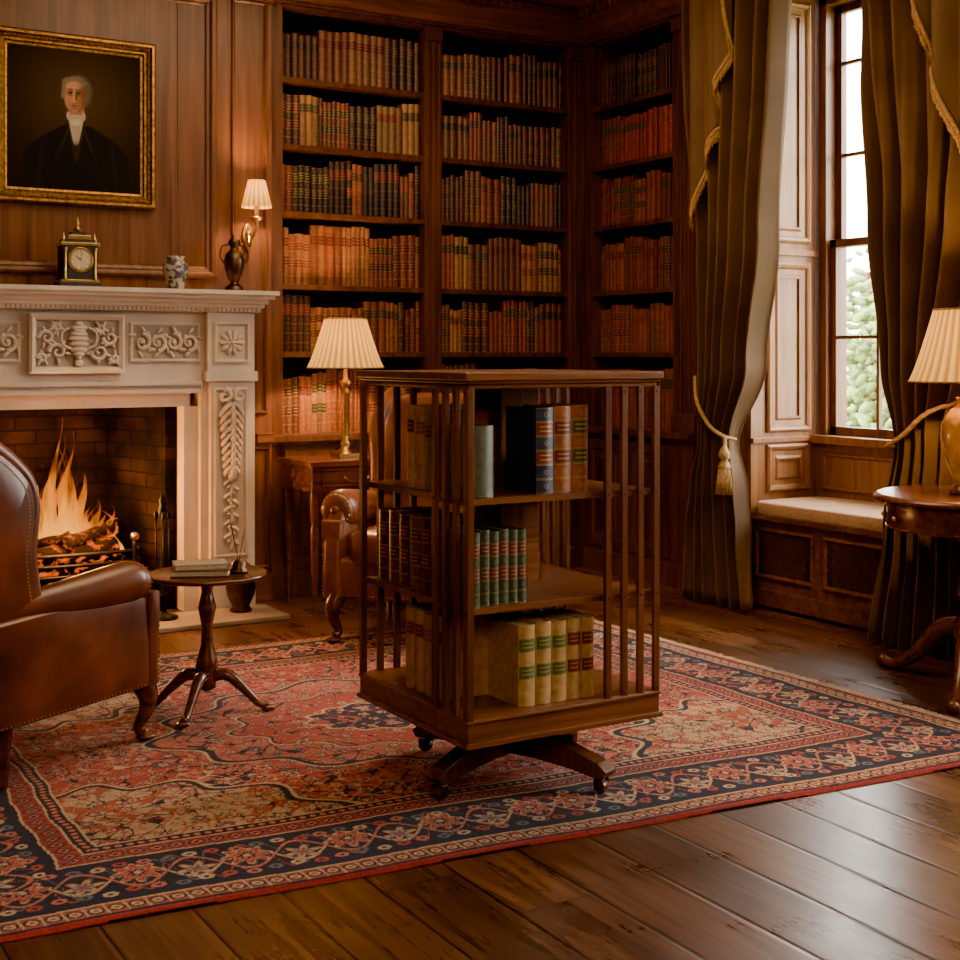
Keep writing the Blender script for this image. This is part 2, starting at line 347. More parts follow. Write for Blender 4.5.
def spline(P,n=6):
    P=[Vector(p) for p in P]; out=[]
    for i in range(len(P)-1):
        p0=P[max(0,i-1)];p1=P[i];p2=P[i+1];p3=P[min(len(P)-1,i+2)]
        for k in range(n):
            t=k/n; out.append(.5*((2*p1)+(p2-p0)*t+(2*p0-5*p1+4*p2-p3)*t*t+(3*p1-p0-3*p2+p3)*t**3))
    out.append(P[-1]); return out
def stube(b,m,P,R,n=6,seg=8,**k):
    pts=spline(P,n); rs=spline([(r,0,0) for r in R],n); tube(b,m,pts,[max(.0008,r.x) for r in rs],seg,**k)
def pillow(b,m,c,h,e=.35,R=None,nu=28,nv=16):
    vs=[];fs=[]; sp=lambda x,p:math.copysign(abs(x)**p,x)
    R=R or Matrix.Identity(3); c=Vector(c)
    for i in range(nv+1):
        ph=-pi/2+pi*i/nv
        for j in range(nu):
            th=2*pi*(j+.5)/nu
            p=Vector((h[0]*sp(math.cos(ph),e)*sp(math.cos(th),e),h[1]*sp(math.cos(ph),e)*sp(math.sin(th),e),h[2]*sp(math.sin(ph),e)))
            vs.append(c+R@p)
    for i in range(nv):
        for j in range(nu): fs.append((i*nu+j,i*nu+(j+1)%nu,(i+1)*nu+(j+1)%nu,(i+1)*nu+j))
    b.add(vs,fs,m,True)
def ball(b,m,c,r,n=8,R=None):
    if not hasattr(r,'__len__'): r=(r,r,r)
    pillow(b,m,c,r,1.0,R,n,max(4,n//2+1))
def slab(b,m,out,O,U,V,N,T,smooth=True,layers=((.0,-.5),(.9,-.5),(.97,-.42),(1,-.25),(1,.25),(.97,.42),(.9,.5),(0,.5))):
    O,U,V,N=map(Vector,(O,U,V,N)); n=len(out); cu=sum(p[0] for p in out)/n; cv=sum(p[1] for p in out)/n
    vs=[];fs=[]
    for (s,t) in layers:
        for (u,v) in out:
            vs.append(O+U*(cu+(u-cu)*max(s,.001))+V*(cv+(v-cv)*max(s,.001))+N*(t*T))
    for k in range(len(layers)-1):
        for j in range(n): fs.append((k*n+j,k*n+(j+1)%n,(k+1)*n+(j+1)%n,(k+1)*n+j))
    b.add(vs,fs,m,smooth)
def prism(b,m,poly,axis,a0,a1):
    def P(p,a): return {'x':(a,p[0],p[1]),'y':(p[0],a,p[1]),'z':(p[0],p[1],a)}[axis]
    n=len(poly); vs=[P(p,a0) for p in poly]+[P(p,a1) for p in poly]
    fs=[(j,(j+1)%n,n+(j+1)%n,n+j) for j in range(n)]+[tuple(range(n))[::-1],tuple(range(n,2*n))]
    b.add(vs,fs,m)
def spiral(c,U,V,r0,turns,dir=1,a0=0,n=22):
    c,U,V=map(Vector,(c,U,V)); out=[]
    for i in range(n):
        t=i/(n-1); r=r0*(1-t*.88); a=a0+dir*turns*2*pi*t; out.append(c+U*(r*math.cos(a))+V*(r*math.sin(a)))
    return out

# ------------------------------------------------------------------ room shell
YB=6.45; XR=4.62; CZ=3.40
b=MB('floor'); box(b,FLOOR,-1.6,5.25,-1.2,7.2,-.06,0); b.obj()
b=MB('ceiling'); box(b,CEIL,-1.75,5.25,-1.35,7.2,CZ,CZ+.1); b.obj()
b=MB('wall_left'); box(b,W_PANEL,-1.75,-1.6,-1.35,7.15,-.06,CZ); b.obj()
b=MB('wall_rear'); box(b,W_PANEL,-1.6,5.25,-1.35,-1.2,-.06,CZ); b.obj()

b=MB('wall_back')
box(b,W_PANEL,-1.6,1.07,6.4,7.15,0,CZ); box(b,W_PANEL,2.13,2.63,6.4,7.15,0,CZ)
box(b,W_PANEL,1.07,2.13,6.4,7.15,1.06,CZ); box(b,SOOT,1.07,2.13,7.0,7.15,0,1.06)
box(b,W_PANEL,2.63,5.25,6.82,7.15,0,CZ)
b.obj(.003)
b=MB('trim_1')
O=(0,6.4,0);U=(1,0,0);V=(0,0,1);N=(0,-1,0)
BIG=[(0,0),(0,.02),(.012,.03),(.03,.026),(.04,.012),(.055,.008),(.06,0)]
SM_=[(0,0),(0,.012),(.008,.016),(.018,.004),(.018,0)]
ring(b,W_PANEL,O,U,V,N,.86,2.33,1.63,3.05,BIG)
ring(b,W_PANEL,O,U,V,N,-1.2,.7,1.63,3.05,BIG); ring(b,W_PANEL,O,U,V,N,-1.2,.55,.2,1.4,BIG)
ring(b,W_PANEL,O,U,V,N,2.41,2.60,.95,3.05,SM_)
ring(b,W_PANEL,O,U,V,N,2.50,2.62,.16,.78,SM_)
box(b,W_PANELH,2.54,2.63,6.37,6.4,.80,.85); box(b,W_PANELH,-1.6,2.63,6.36,6.4,3.05,3.08)
b.obj(.003)
b=MB('baseboard_back'); box(b,W_PANELH,2.49,2.63,6.37,6.4,0,.13); box(b,W_PANELH,-1.6,.66,6.37,6.4,0,.13); b.obj(.004)

b=MB('trim_cornice')
pr=[(0,3.40),(-.24,3.40),(-.24,3.37),(-.20,3.33),(-.15,3.27),(-.10,3.25),(-.10,3.20),(-.06,3.18),(-.06,3.12),(-.03,3.10),(0,3.08)]
prism(b,W_PANELH,[(6.4+p[0],p[1]) for p in pr],'x',-1.6,2.66)
prism(b,W_PANELH,[(YB+p[0],p[1]) for p in pr],'x',2.64,4.66)
prism(b,W_PANELH,[(XR+p[0],p[1]) for p in pr],'y',-1.2,6.45)
x=2.7
while x<4.5: box(b,W_PANELH,x,x+.03,YB-.13,YB-.09,3.205,3.245); x+=.055
y=5.4
while y<6.3: box(b,W_PANELH,XR-.13,XR-.09,y,y+.03,3.205,3.245); y+=.055
b.obj(.002)

# ------------------------------------------------------------------ bookcases
SH=[.835,1.265,1.62,2.00,2.35,2.70]; TOPZ=3.06
def bookcase(name,O,U,N,openings,total,depth=.33):
    b=MB(name); V=(0,0,1); u0,u1=total
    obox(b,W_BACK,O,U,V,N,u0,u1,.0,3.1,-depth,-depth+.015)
    obox(b,W_CASE,O,U,V,N,u0,u1,0,.80,-depth+.015,.02)
    obox(b,W_CASE,O,U,V,N,u0,u1,.80,.835,-depth+.015,.055)
    obox(b,W_CASE,O,U,V,N,u0,u1,.78,.80,0,.035)
    obox(b,W_CASE,O,U,V,N,u0,u1,0,.12,.02,.035)
    obox(b,W_CASE,O,U,V,N,u0,u1,TOPZ,3.12,-depth+.015,.0)
    obox(b,W_CASE,O,U,V,N,u0,u1,TOPZ+.015,3.09,0,.02)
    edges=[u0]+[e for o in openings for e in o]+[u1]
    for i in range(0,len(edges),2):
        a,c=edges[i],edges[i+1]
        obox(b,W_CASE,O,U,V,N,a,c,.835,TOPZ,-depth+.015,0)
        w=c-a
        if w>.07:
            k=int(w/.028)
            for j in range(k):
                uu=a+(j+.5)*w/k
                obox(b,W_CASE,O,U,V,N,uu-.007,uu+.007,.95,2.98,0,.008)
            obox(b,W_CASE,O,U,V,N,a,c,.835,.93,0,.014); obox(b,W_CASE,O,U,V,N,a,c,2.99,3.06,0,.014)
    for (a,c) in openings:
        for z in SH[1:]:
            obox(b,W_CASE,O,U,V,N,a,c,z-.028,z,-depth+.015,-.006)
        mid=(a+c)/2
        for (p,q) in ((a,mid-.01),(mid+.01,c)):
            Oo=Vector(O)+Vector(N)*.02
            ring(b,W_CASE,Oo,U,V,N,p,q,.15,.76,[(0,0),(0,.012),(.05,.012),(.06,.004),(.09,.004),(.1,.010),(.12,.010)])
    return b.obj(.002)
bookcase('built_in_bookcase',(0,YB,0),(1,0,0),(0,-1,0),[(2.71,3.553),(3.66,4.514)],(2.64,4.64))
bookcase('built_in_bookcase',(XR,0,0),(0,1,0),(-1,0,0),[(5.62,6.36)],(5.43,6.43))

def book(b,O,U,N,w,h,d,col,lab,flat=.25,gold=.6):
    O,U,N=Vector(O),Vector(U),Vector(N); Z=Vector((0,0,1))
    ns=5; vs=[];tv=[];bul=w*flat
    for i in range(ns):
        t=i/(ns-1); x=t*w; y=-bul+bul*math.sin(pi*t)
        for v in (0,1):
            vs.append(O+U*x+N*y+Z*(h*v)); tv.append((t,v,gold))
    fs=[(2*i,2*i+2,2*i+3,2*i+1) for i in range(ns-1)]
    b.add(vs,fs,BOOK,True,col,lab,tv)
    t=min(.004,w*.12)
    def bx(u0,u1,v0,v1,n0,n1,m,c):
        b.add([O+U*u+Z*v+N*n for (u,v,n) in [(u0,v0,n0),(u1,v0,n0),(u1,v1,n0),(u0,v1,n0),(u0,v0,n1),(u1,v0,n1),(u1,v1,n1),(u0,v1,n1)]],BF,m,False,c)
    bx(0,t,0,h,-d,-bul*.9,BOOK,col); bx(w-t,w,0,h,-d,-bul*.9,BOOK,col)
    bx(t,w-t,.003,h-.005,-d+.004,-bul*.9,PAPER,(.5,.4,.25))
    cap=[O+U*(i/(ns-1)*w)+N*(-bul+bul*math.sin(pi*i/(ns-1)))+Z*h for i in range(ns)]
    b.add(cap,[tuple(range(ns))],BOOK,False,col)
PALS=[[(.25,.080,.026),(.20,.058,.019),(.27,.10,.033)],[(.19,.044,.018),(.23,.056,.021)],[(.12,.026,.012),(.16,.034,.014)],[(.17,.066,.025),(.13,.048,.017)],
      [(.050,.018,.010),(.075,.025,.012)],[(.28,.125,.045),(.24,.095,.033)],[(.024,.018,.020),(.034,.020,.018)],[(.23,.022,.012),(.19,.020,.011)],[(.32,.16,.06)]]
LABS=[(.10,.008,.006),(.012,.01,.01),(.02,.03,.015),(.16,.02,.01),(.05,.02,.01)]
def row(b,O,U,N,u0,u1,z,hmin,hmax,pals,setback=.05):
    u=u0+.004; U_=Vector(U); N_=Vector(N)
    while u<u1-.022:
        n=random.choice([1,2,3,3,4,5,6]); pal=random.choice(pals); pc=PALS[pal]; base=random.choice(pc)
        w0=random.uniform(.024,.046); h0=random.uniform(hmin,hmax); lab=random.choice(LABS); dd=random.uniform(.15,.19); gold=random.choice([.2,.4,.5,.65,.85])
        if random.random()<.03 and u<u1-.3 and u>u0+.25:
            L_=random.uniform(.18,.22); zz=z
            for k in range(random.randint(3,4)):
                t=random.uniform(.035,.05); c=random.choice(random.choice([PALS[p] for p in pals]))
                o=Vector(O)+U_*u+N_*(-setback-.01)+Vector((0,0,zz))
                vs=[o+U_*a+N_*n_+Vector((0,0,q)) for (a,q,n_) in [(0,0,-.15),(L_,0,-.15),(L_,t,-.15),(0,t,-.15),(0,0,0),(L_,0,0),(L_,t,0),(0,t,0)]]
                b.add(vs,BF,BOOK,False,c); zz+=t+.001
            u+=L_+.01; continue
        for k in range(n):
            w=w0*random.uniform(.93,1.07); h=h0*random.uniform(.97,1.015)
            if u+w>u1-.003:
                w=u1-.003-u
                if w<.016: u=u1; break
            kk=random.uniform(.6,1.25); c=[max(.004,x*kk*random.uniform(.9,1.1)) for x in base]
            book(b,Vector(O)+U_*u+N_*(-setback-random.uniform(0,.010))+Vector((0,0,z+.001)),U,N,w,h,dd,tuple(c),lab,.25,gold)
            u+=w+.0010
rowp=[[5,4,3,3,0,2],[3,1,4,3,8],[2,6,1,6,3,4],[0,0,5,1,3,2],[0,1,2,3,0,4],[0,3,5,0,1]]
b=MB('leather_bound_books')
for (a,c) in ((2.71,3.553),(3.66,4.514)):
    for i,z in enumerate(SH):
        top=(SH+[TOPZ])[i+1]-.03; gap=top-z
        row(b,(0,YB,0),(1,0,0),(0,-1,0),a,c,z,gap*.72,gap*.93,rowp[5-i])
b.obj()
b=MB('leather_bound_books')
rows_s=[[0,1,2],[1,2,3],[2,1,3],[7,1,2],[7,2,2],[4,3,6]]
for i,z in enumerate(SH):
    top=(SH+[TOPZ])[i+1]-.03; gap=top-z
    row(b,(XR,6.36,0),(0,-1,0),(-1,0,0),0,.74,z,gap*.72,gap*.88,rows_s[i])
b.obj()

# ------------------------------------------------------------------ window wall
WIN=[(3.60,5.0),(1.0,2.5)]
b=MB('wall_right')
box(b,W_PANEL,4.66,5.25,5.0,5.425,0,CZ); box(b,W_PANEL,4.97,5.25,5.425,6.82,0,CZ)
box(b,W_PANEL,4.66,5.25,2.5,3.6,0,CZ); box(b,W_PANEL,4.66,5.25,-1.2,1.0,0,CZ)
for (a,c) in WIN:
    box(b,W_REVEAL_LIT,5.05,5.25,a,c,0,.80); box(b,W_REVEAL_LIT,4.66,5.25,a,c,3.12,CZ)
    ring(b,W_REVEAL_LIT,(5.05,0,0),(0,1,0),(0,0,1),(-1,0,0),a+.06,(a+c)/2-.02,.56,.75,[(0,0),(0,.01),(.012,.014),(.02,.004),(.02,0)])
    ring(b,W_REVEAL_LIT,(5.05,0,0),(0,1,0),(0,0,1),(-1,0,0),(a+c)/2+.02,c-.06,.56,.75,[(0,0),(0,.01),(.012,.014),(.02,.004),(.02,0)])
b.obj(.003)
b=MB('trim_window_reveal')
for (a,c) in WIN:
    for (y,n) in ((c,-1),(a,1)):
        O=(0,y,0);N=(0,n,0)
        obox(b,W_REVEAL_LIT,O,(1,0,0),(0,0,1),N,4.60,5.05,.0,3.12,0,.012)
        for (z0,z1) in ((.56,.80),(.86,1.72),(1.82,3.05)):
            ring(b,W_REVEAL_LIT,(0,y+n*.012,0),(1,0,0),(0,0,1),N,4.70,5.0,z0,z1,[(0,0),(0,.012),(.012,.020),(.026,.014),(.034,.003),(.06,.003),(.07,.012),(.08,.012)])
        obox(b,W_REVEAL_LIT,O,(1,0,0),(0,0,1),N,4.60,5.05,.81,.835,0,.03); obox(b,W_REVEAL_LIT,O,(1,0,0),(0,0,1),N,4.60,5.05,1.755,1.785,0,.03)
    box(b,W_REVEAL_LIT,4.6,4.66,c,c+.10,0,3.2); box(b,W_REVEAL_LIT,4.6,4.66,a-.10,a,0,3.2)
b.obj(.002)
for wi,(a,c) in enumerate(WIN):
    b=MB('window_%d'%(wi+1))
    y0,y1=a+.03,c-.03
    box(b,W_REVEAL_LIT,4.99,5.2,a+.012,c-.012,.80,.84)
    box(b,W_PANEL,5.05,5.2,y0,y0+.05,.84,3.1); box(b,W_PANEL,5.05,5.2,y1-.05,y1,.84,3.1); box(b,W_PANEL,5.05,5.2,y0,y1,3.04,3.1)
    for (z0,z1,xx) in ((.84,1.84,5.08),(1.80,3.04,5.12)):
        yy0,yy1=y0+.05,y1-.05
        box(b,W_PANEL,xx,xx+.035,yy0,yy0+.04,z0,z1); box(b,W_PANEL,xx,xx+.035,yy1-.04,yy1,z0,z1)
        box(b,W_PANEL,xx,xx+.035,yy0,yy1,z0,z0+.045); box(b,W_PANEL,xx,xx+.035,yy0,yy1,z1-.04,z1)
        for k in (1,2,3):
            ym=yy0+(yy1-yy0)*k/4; box(b,W_PANEL,xx+.005,xx+.03,ym-.009,ym+.009,z0,z1)
        zs=[(z0+z1)/2] if z1<2 else [z0+(z1-z0)*.38,z0+(z1-z0)*.76]
        for zm in zs: box(b,W_PANEL,xx+.005,xx+.03,yy0,yy1,zm-.009,zm+.009)
    b.add([(5.135,y0,.85),(5.135,y1,.85),(5.135,y1,3.04),(5.135,y0,3.04)],[(0,1,2,3)],GLASS)
    b.obj(.0015)
    b=MB('window_seat')
    box(b,W_PANELH,4.60,5.045,a+.02,c-.02,.06,.44); box(b,W_PANELH,4.62,5.045,a+.02,c-.02,0,.06); box(b,W_PANELH,4.57,5.045,a+.015,c-.015,.44,.465)
    box(b,W_PANELH,4.585,4.60,a+.02,c-.02,.02,.10)
    n=3; w=(c-a-.04)/n
    for k in range(n):
        p=a+.02+k*w
        ring(b,W_PANELH,(4.60,0,0),(0,1,0),(0,0,1),(-1,0,0),p+.03,p+w-.03,.15,.40,[(0,0),(0,.010),(.012,.014),(.025,.002)])
        box(b,BLACK,4.598,4.601,p+.055,p+w-.055,.175,.375)
        for s_ in (-1,1):
            t=-.2
            while t<w:
                y_a=p+.055+t if s_>0 else p+w-.055-t
                pts=[(4.595,y_a+s_*u_,.175+u_) for u_ in np.linspace(0,.2,6)]
                pts=[pp for pp in pts if p+.055<=pp[1]<=p+w-.055]
                if len(pts)>1: tube(b,W_PANELH,pts,.0022,4,cap=False)
                t+=.022
    pillow(b,CUSH,(4.81,(a+c)/2,.495),(.235,(c-a)/2-.02,.038),.25,nu=40)
    b.obj(.002)

# ------------------------------------------------------------------ curtains
def interp(z,tab,i):
    tab=sorted(tab)
    if z<=tab[0][0]: return tab[0][i]
    for k in range(len(tab)-1):
        if z<=tab[k+1][0]:
            t=(z-tab[k][0])/(tab[k+1][0]-tab[k][0]); t=t*t*(3-2*t); return tab[k][i]*(1-t)+tab[k+1][i]*t
    return tab[-1][i]
def curtain(name,tab,folds,tie,jab,seed,jx):
    b=MB(name); nu,nz=200,70
    vs=[];fs=[]
    for k in range(nz+1):
        z=.015+(3.3-.015)*k/nz
        ya,yb=interp(z,tab,1),interp(z,tab,2)
        pinch=math.exp(-((z-tie)/.16)**2); amp=.045+.02*min(1,z/3) - .022*pinch
        for i in range(nu+1):
            t=i/nu; w=yb-ya; tt=t+.018*math.sin(2*pi*t*2.3+z*.8+seed); q=tt*folds
            f=math.sin(2*pi*q+.5*math.sin(2.1*z+seed))
            f=math.copysign(abs(f)**.8,f)+.25*math.sin(4*pi*q+z*1.3+seed)
            x=4.48-amp*f-.03*math.sin(pi*t)-.02*pinch+.012*math.sin(5*t+2*z)
            y=ya+w*t+.012*math.sin(2*pi*q+1.2)
            vs.append((x,y,z))
    for k in range(nz):
        for i in range(nu): fs.append((k*(nu+1)+i,k*(nu+1)+i+1,(k+1)*(nu+1)+i+1,(k+1)*(nu+1)+i))
    b.add(vs,fs,CURT,True)
    vs=[];fs=[];n1,n2=50,30; edge=[]
    zt=3.3
    for k in range(n1+1):
        s=k/n1
        edge.append((interp(s,jab,1),interp(s,jab,2)))
    xx=lambda i: jx-.028*math.sin(i/n1*2*pi*3.5)
    for i in range(n1+1):
        y,zb=edge[i]
        for k in range(n2+1): vs.append((xx(i),y,zb+(zt-zb)*k/n2))
    for i in range(n1):
        for k in range(n2): fs.append((i*(n2+1)+k,(i+1)*(n2+1)+k,(i+1)*(n2+1)+k+1,i*(n2+1)+k+1))
    b.add(vs,fs,CURT,True)
    pth=[(xx(i),edge[i][0],edge[i][1]) for i in range(n1+1)]
    tube(b,FRINGE,pth,.010,6); rnd=random.Random(seed)
    for i in range(n1):
        for q in (0,.33,.66):
            p=Vector(pth[i]).lerp(Vector(pth[i+1]),q)
            L_=.06*rnd.uniform(.85,1.1); tube(b,FRINGE,[p,p+Vector((0,rnd.uniform(-.003,.003),-L_))],[.004,.006],4)
    ob=b.obj(); md=ob.modifiers.new('sol','SOLIDIFY'); md.thickness=.004
    return ob
tabL=[(0,4.84,5.34),(.35,4.88,5.30),(.6,4.91,5.26),(.82,4.95,5.20),(1.2,4.80,5.21),(1.8,4.69,5.23),(2.6,4.62,5.27),(3.3,4.60,5.29)]
jabL=[(0,4.93,3.15),(.2,4.90,2.74),(.38,4.98,2.58),(.55,4.98,2.36),(.75,5.07,2.22),(1,5.16,1.93,5.16)]
cl=curtain('velvet_curtain',tabL,6,.82,jabL,3,4.375)
tabR=[(0,3.62,4.10),(.5,3.62,3.99),(.88,3.60,3.92),(1.2,3.50,3.99),(1.8,3.35,4.065),(2.6,3.22,4.14),(3.3,3.2,4.18)]
jabR=[(0,3.80,3.15),(.3,3.75,2.72),(.55,3.67,2.42),(.8,3.55,2.12),(1,3.34,1.95,3.3)]
cr=curtain('velvet_curtain',tabR,6,.88,jabR,5,4.36)
b=MB('curtain_pole'); tube(b,BRASS,[(4.5,3.1,3.33),(4.5,5.42,3.33)],.02,12)
for y in (3.15,5.38): ball(b,BRASS,(4.5,y,3.33),.035,12)
b.obj()
def rope(b,P,r=.011):
    pts=spline(P,10)
    for ph in (0,2*pi/3,4*pi/3):
        tube(b,FRINGE,[p+Vector((math.cos(i*.8+ph)*r*.5,math.sin(i*.8+ph)*r*.5,math.cos(i*.8+ph)*r*.3)) for i,p in enumerate(pts)],r*.65,6)
def tassel(b,x,y,z,s=1):
    lathe(b,FRINGE,[(.004,.02),(.014*s,.0),(.022*s,-.02),(.024*s,-.04),(.012*s,-.055),(.02*s,-.07),(.027*s,-.09)],x,y,z,14)
    for k in range(26):
        a=k*2*pi/26; tube(b,FRINGE,[(x+.02*s*math.cos(a),y+.02*s*math.sin(a),z-.085),(x+.034*s*math.cos(a),y+.034*s*math.sin(a),z-.22)],[.004,.005],4)
b=MB('tieback'); rope(b,[(4.46,5.25,1.14),(4.38,5.14,1.02),(4.35,5.02,.91),(4.35,4.92,.86),(4.42,4.90,.84)],.009); rope(b,[(4.35,4.90,.86),(4.335,4.88,.81)],.009); tassel(b,4.33,4.88,.80,1.2)
o=b.obj(); o.parent=cl; o.matrix_parent_inverse=Matrix.Translation(-cl.location)
b=MB('tieback'); rope(b,[(4.45,3.94,.86),(4.36,3.90,.87),(4.34,3.80,.92),(4.36,3.68,1.02),(4.5,3.55,1.08)],.012)
o=b.obj(); o.parent=cr; o.matrix_parent_inverse=Matrix.Translation(-cr.location)

# ------------------------------------------------------------------ fireplace
XC=1.60
b=MB('marble_fireplace')
def mb(x0,x1,y0,y1,z0,z1,m=MARBLE): box(b,m,XC+x0,XC+x1,y0,y1,z0,z1)
def mb2(x0,x1,y0,y1,z0,z1,m=MARBLE): mb(x0,x1,y0,y1,z0,z1,m); mb(-x1,-x0,y0,y1,z0,z1,m)
YW=6.398
mb2(.53,.602,6.30,YW,0,1.0); mb2(.60,.88,6.26,YW,0,1.12)
mb2(.62,.86,6.20,6.265,0,.17); mb2(.63,.85,6.215,6.265,.17,.20)
mb2(.64,.84,6.225,6.265,.20,1.12)
mb(-.599,.599,6.263,YW-.001,1.08,1.121); mb(-.878,.878,6.263,YW-.001,1.121,1.458)
mb(-.56,.56,6.30,YW-.002,1.0,1.08)
mb(-.598,.598,6.243,6.27,1.066,1.085); mb(-.597,.597,6.228,6.27,1.105,1.125)
mb2(.61,.873,6.20,6.268,1.122,1.17); mb2(.62,.86,6.215,6.268,1.17,1.457)
ring(b,MARBLE,(0,6.263,0),(1,0,0),(0,0,1),(0,-1,0),XC-.22,XC+.215,1.165,1.44,[(0,0),(0,.05),(.012,.06),(.028,.052),(.034,.035),(.045,.035)])
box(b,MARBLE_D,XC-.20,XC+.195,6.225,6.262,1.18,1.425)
for s in (-1,1):
    a,c=(XC+.25,XC+.595) if s>0 else (XC-.595,XC-.25)
    ring(b,MARBLE,(0,6.263,0),(1,0,0),(0,0,1),(0,-1,0),a,c,1.215,1.405,[(0,0),(0,.012),(.008,.016),(.016,.010),(.018,0)])
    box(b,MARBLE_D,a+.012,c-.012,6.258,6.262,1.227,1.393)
    cx=XC+s*.74
    ring(b,MARBLE,(0,6.215,0),(1,0,0),(0,0,1),(0,-1,0),cx-.09,cx+.09,1.21,1.41,[(0,0),(0,.010),(.008,.014),(.016,.006),(.018,0)])
    for k in range(10):
        an=k*pi/5; ball(b,MARBLE,(cx+.042*math.cos(an),6.208,1.31+.042*math.sin(an)),(.026,.012,.013),8,Matrix.Rotation(-an,3,'Y'))
    for k in range(6):
        an=k*pi/3; ball(b,MARBLE,(cx+.018*math.cos(an),6.20,1.31+.018*math.sin(an)),(.014,.01,.008),8,Matrix.Rotation(-an,3,'Y'))
    ball(b,MARBLE,(cx,6.195,1.31),.012)
    zc=1.31; n=4; w=(c-a-.04)/n
    for k in range(n):
        ccx=a+.02+w*(k+.5); d=1 if k%2 else -1
        P=spiral((ccx,6.248,zc),(1,0,0),(0,0,1),.042,1.4,d,a0=pi/2*d+pi)
        tube(b,MARBLE,P,[.011-.006*i/21 for i in range(22)],6)
        ball(b,MARBLE,(ccx,6.245,zc),.014)
        for q in range(6):
            an=q*pi/3+.4; ball(b,MARBLE,(ccx+.058*math.cos(an),6.252,zc+.058*math.sin(an)),(.022,.012,.009),8,Matrix.Rotation(-an+.7*d,3,'Y'))
    ring(b,MARBLE,(0,6.225,0),(1,0,0),(0,0,1),(0,-1,0),cx-.085,cx+.085,.26,1.09,[(0,0),(0,.008),(.008,.012),(.015,.006),(.018,0)])
    for k in range(9):
        t=k/8; z=1.00-.30*t; sc=1-.35*t
        for q in (-1,1):
            ball(b,MARBLE,(cx+q*.040*sc,6.210,z-.02),(.042*sc,.022,.014),8,Matrix.Rotation(q*1.0,3,'Y'))
            ball(b,MARBLE,(cx+q*.022*sc,6.200,z),(.030*sc,.020,.012),8,Matrix.Rotation(q*.8,3,'Y'))
        ball(b,MARBLE,(cx,6.192,z-.015),(.013,.022,.028),8)
    ball(b,MARBLE,(cx,6.20,.665),(.022,.018,.035),8)
    tube(b,MARBLE,[(cx+.006*math.sin(k_*1.3),6.212,.66-.03*k_) for k_ in range(13)],.007,6)
    for k in range(10):
        z=.63-.033*k; q=1 if k%2 else -1
        ball(b,MARBLE,(cx+q*.020,6.212,z),(.026,.012,.010),8,Matrix.Rotation(q*.6,3,'Y')); ball(b,MARBLE,(cx-q*.012,6.21,z+.01),(.010,.010,.010),6)
    for q in (-1,1):
        tube(b,MARBLE,spiral((cx+q*.038,6.20,1.05),(1,0,0),(0,0,1),.034,1.2,q,a0=pi/2),[.014-.008*i/21 for i in range(22)],6)
for k,(r,z) in enumerate([(.022,1.215),(.012,1.235),(.026,1.255),(.040,1.275),(.048,1.30),(.050,1.325),(.044,1.345),(.034,1.36),(.042,1.375),(.024,1.39)]):
    ball(b,MARBLE,(XC,6.212,z),(r,.024,.016),12)
for s in (-1,1):
    stube(b,MARBLE,[(XC+s*.04,6.205,1.28),(XC+s*.075,6.20,1.30),(XC+s*.078,6.20,1.35),(XC+s*.045,6.205,1.375)],[.006]*4)
    for (dx,z,r) in ((.095,1.265,.040),(.145,1.33,.034),(.165,1.235,.022),(.10,1.375,.022)):
        tube(b,MARBLE,spiral((XC+s*dx,6.212,z),(1,0,0),(0,0,1),r,1.3,s,a0=pi),[.011-.006*i/21 for i in range(22)],6)
        for k in range(5): 
            an=k*1.25+dx*9; ball(b,MARBLE,(XC+s*(dx+r*1.2*math.cos(an)),6.214,z+r*1.1*math.sin(an)),(.016,.012,.008),7,Matrix.Rotation(-an*s,3,'Y'))
mb(-.885,.885,6.19,YW-.003,1.459,1.482); mb(-.895,.895,6.165,YW,1.481,1.50)
mb(-.905,.905,6.14,YW-.001,1.499,1.522); mb(-.920,.920,6.09,YW-.002,1.521,1.541); mb(-.93,.93,6.06,YW,1.5395,1.56)
x=-.88
while x<.87: mb(x,x+.012,6.178,6.20,1.462,1.478); x+=.022
b.obj(.003)
b=MB('firebox')
box(b,BRICK,1.075,1.128,6.41,6.99,0.03,1.055); box(b,BRICK,2.072,2.125,6.41,6.99,0.03,1.055); box(b,BRICK,1.13,2.07,6.93,6.99,0.03,1.055); box(b,SOOT,1.13,2.07,6.41,6.93,1.01,1.055)
for (xa,xb) in ((2.071,1.93),(1.129,1.27)):
    b.add([(xa,6.42,0.03),(xb,6.93,0.03),(xb,6.93,1.01),(xa,6.42,1.01)],[(0,1,2,3)],BRICK)
b.obj()
b=MB('hearth'); box(b,HEARTH,.70,2.50,5.86,6.19,0,.022); box(b,SOOT,1.14,2.06,6.19,6.92,0.001,.024); b.obj(.004)
fb=bpy.data.objects.new('fire_basket',None); scene.collection.objects.link(fb); F0=Vector((1.65,6.5,.024)); fb.location=F0
def fchild(b,bev=0):
    o=b.obj(bev); o.parent=fb; o.matrix_parent_inverse=Matrix.Translation(-F0)
FZ=.026
b=MB('grate')
gx0,gx1,gy0,gy1=1.36,1.94,6.34,6.70
for z in (.17,.21,.26,.31):
    stube(b,IRON,[(gx0,gy1,z),(gx0,gy0+.05,z),(gx0+.1,gy0,z),(gx1-.1,gy0,z),(gx1,gy0+.05,z),(gx1,gy1,z)],[.010]*6,5,6)
for k in range(9):
    x=gx0+.03+(gx1-gx0-.06)*k/8; tube(b,IRON,[(x,gy0+.02,.16),(x,gy1,.16)],.008,6)
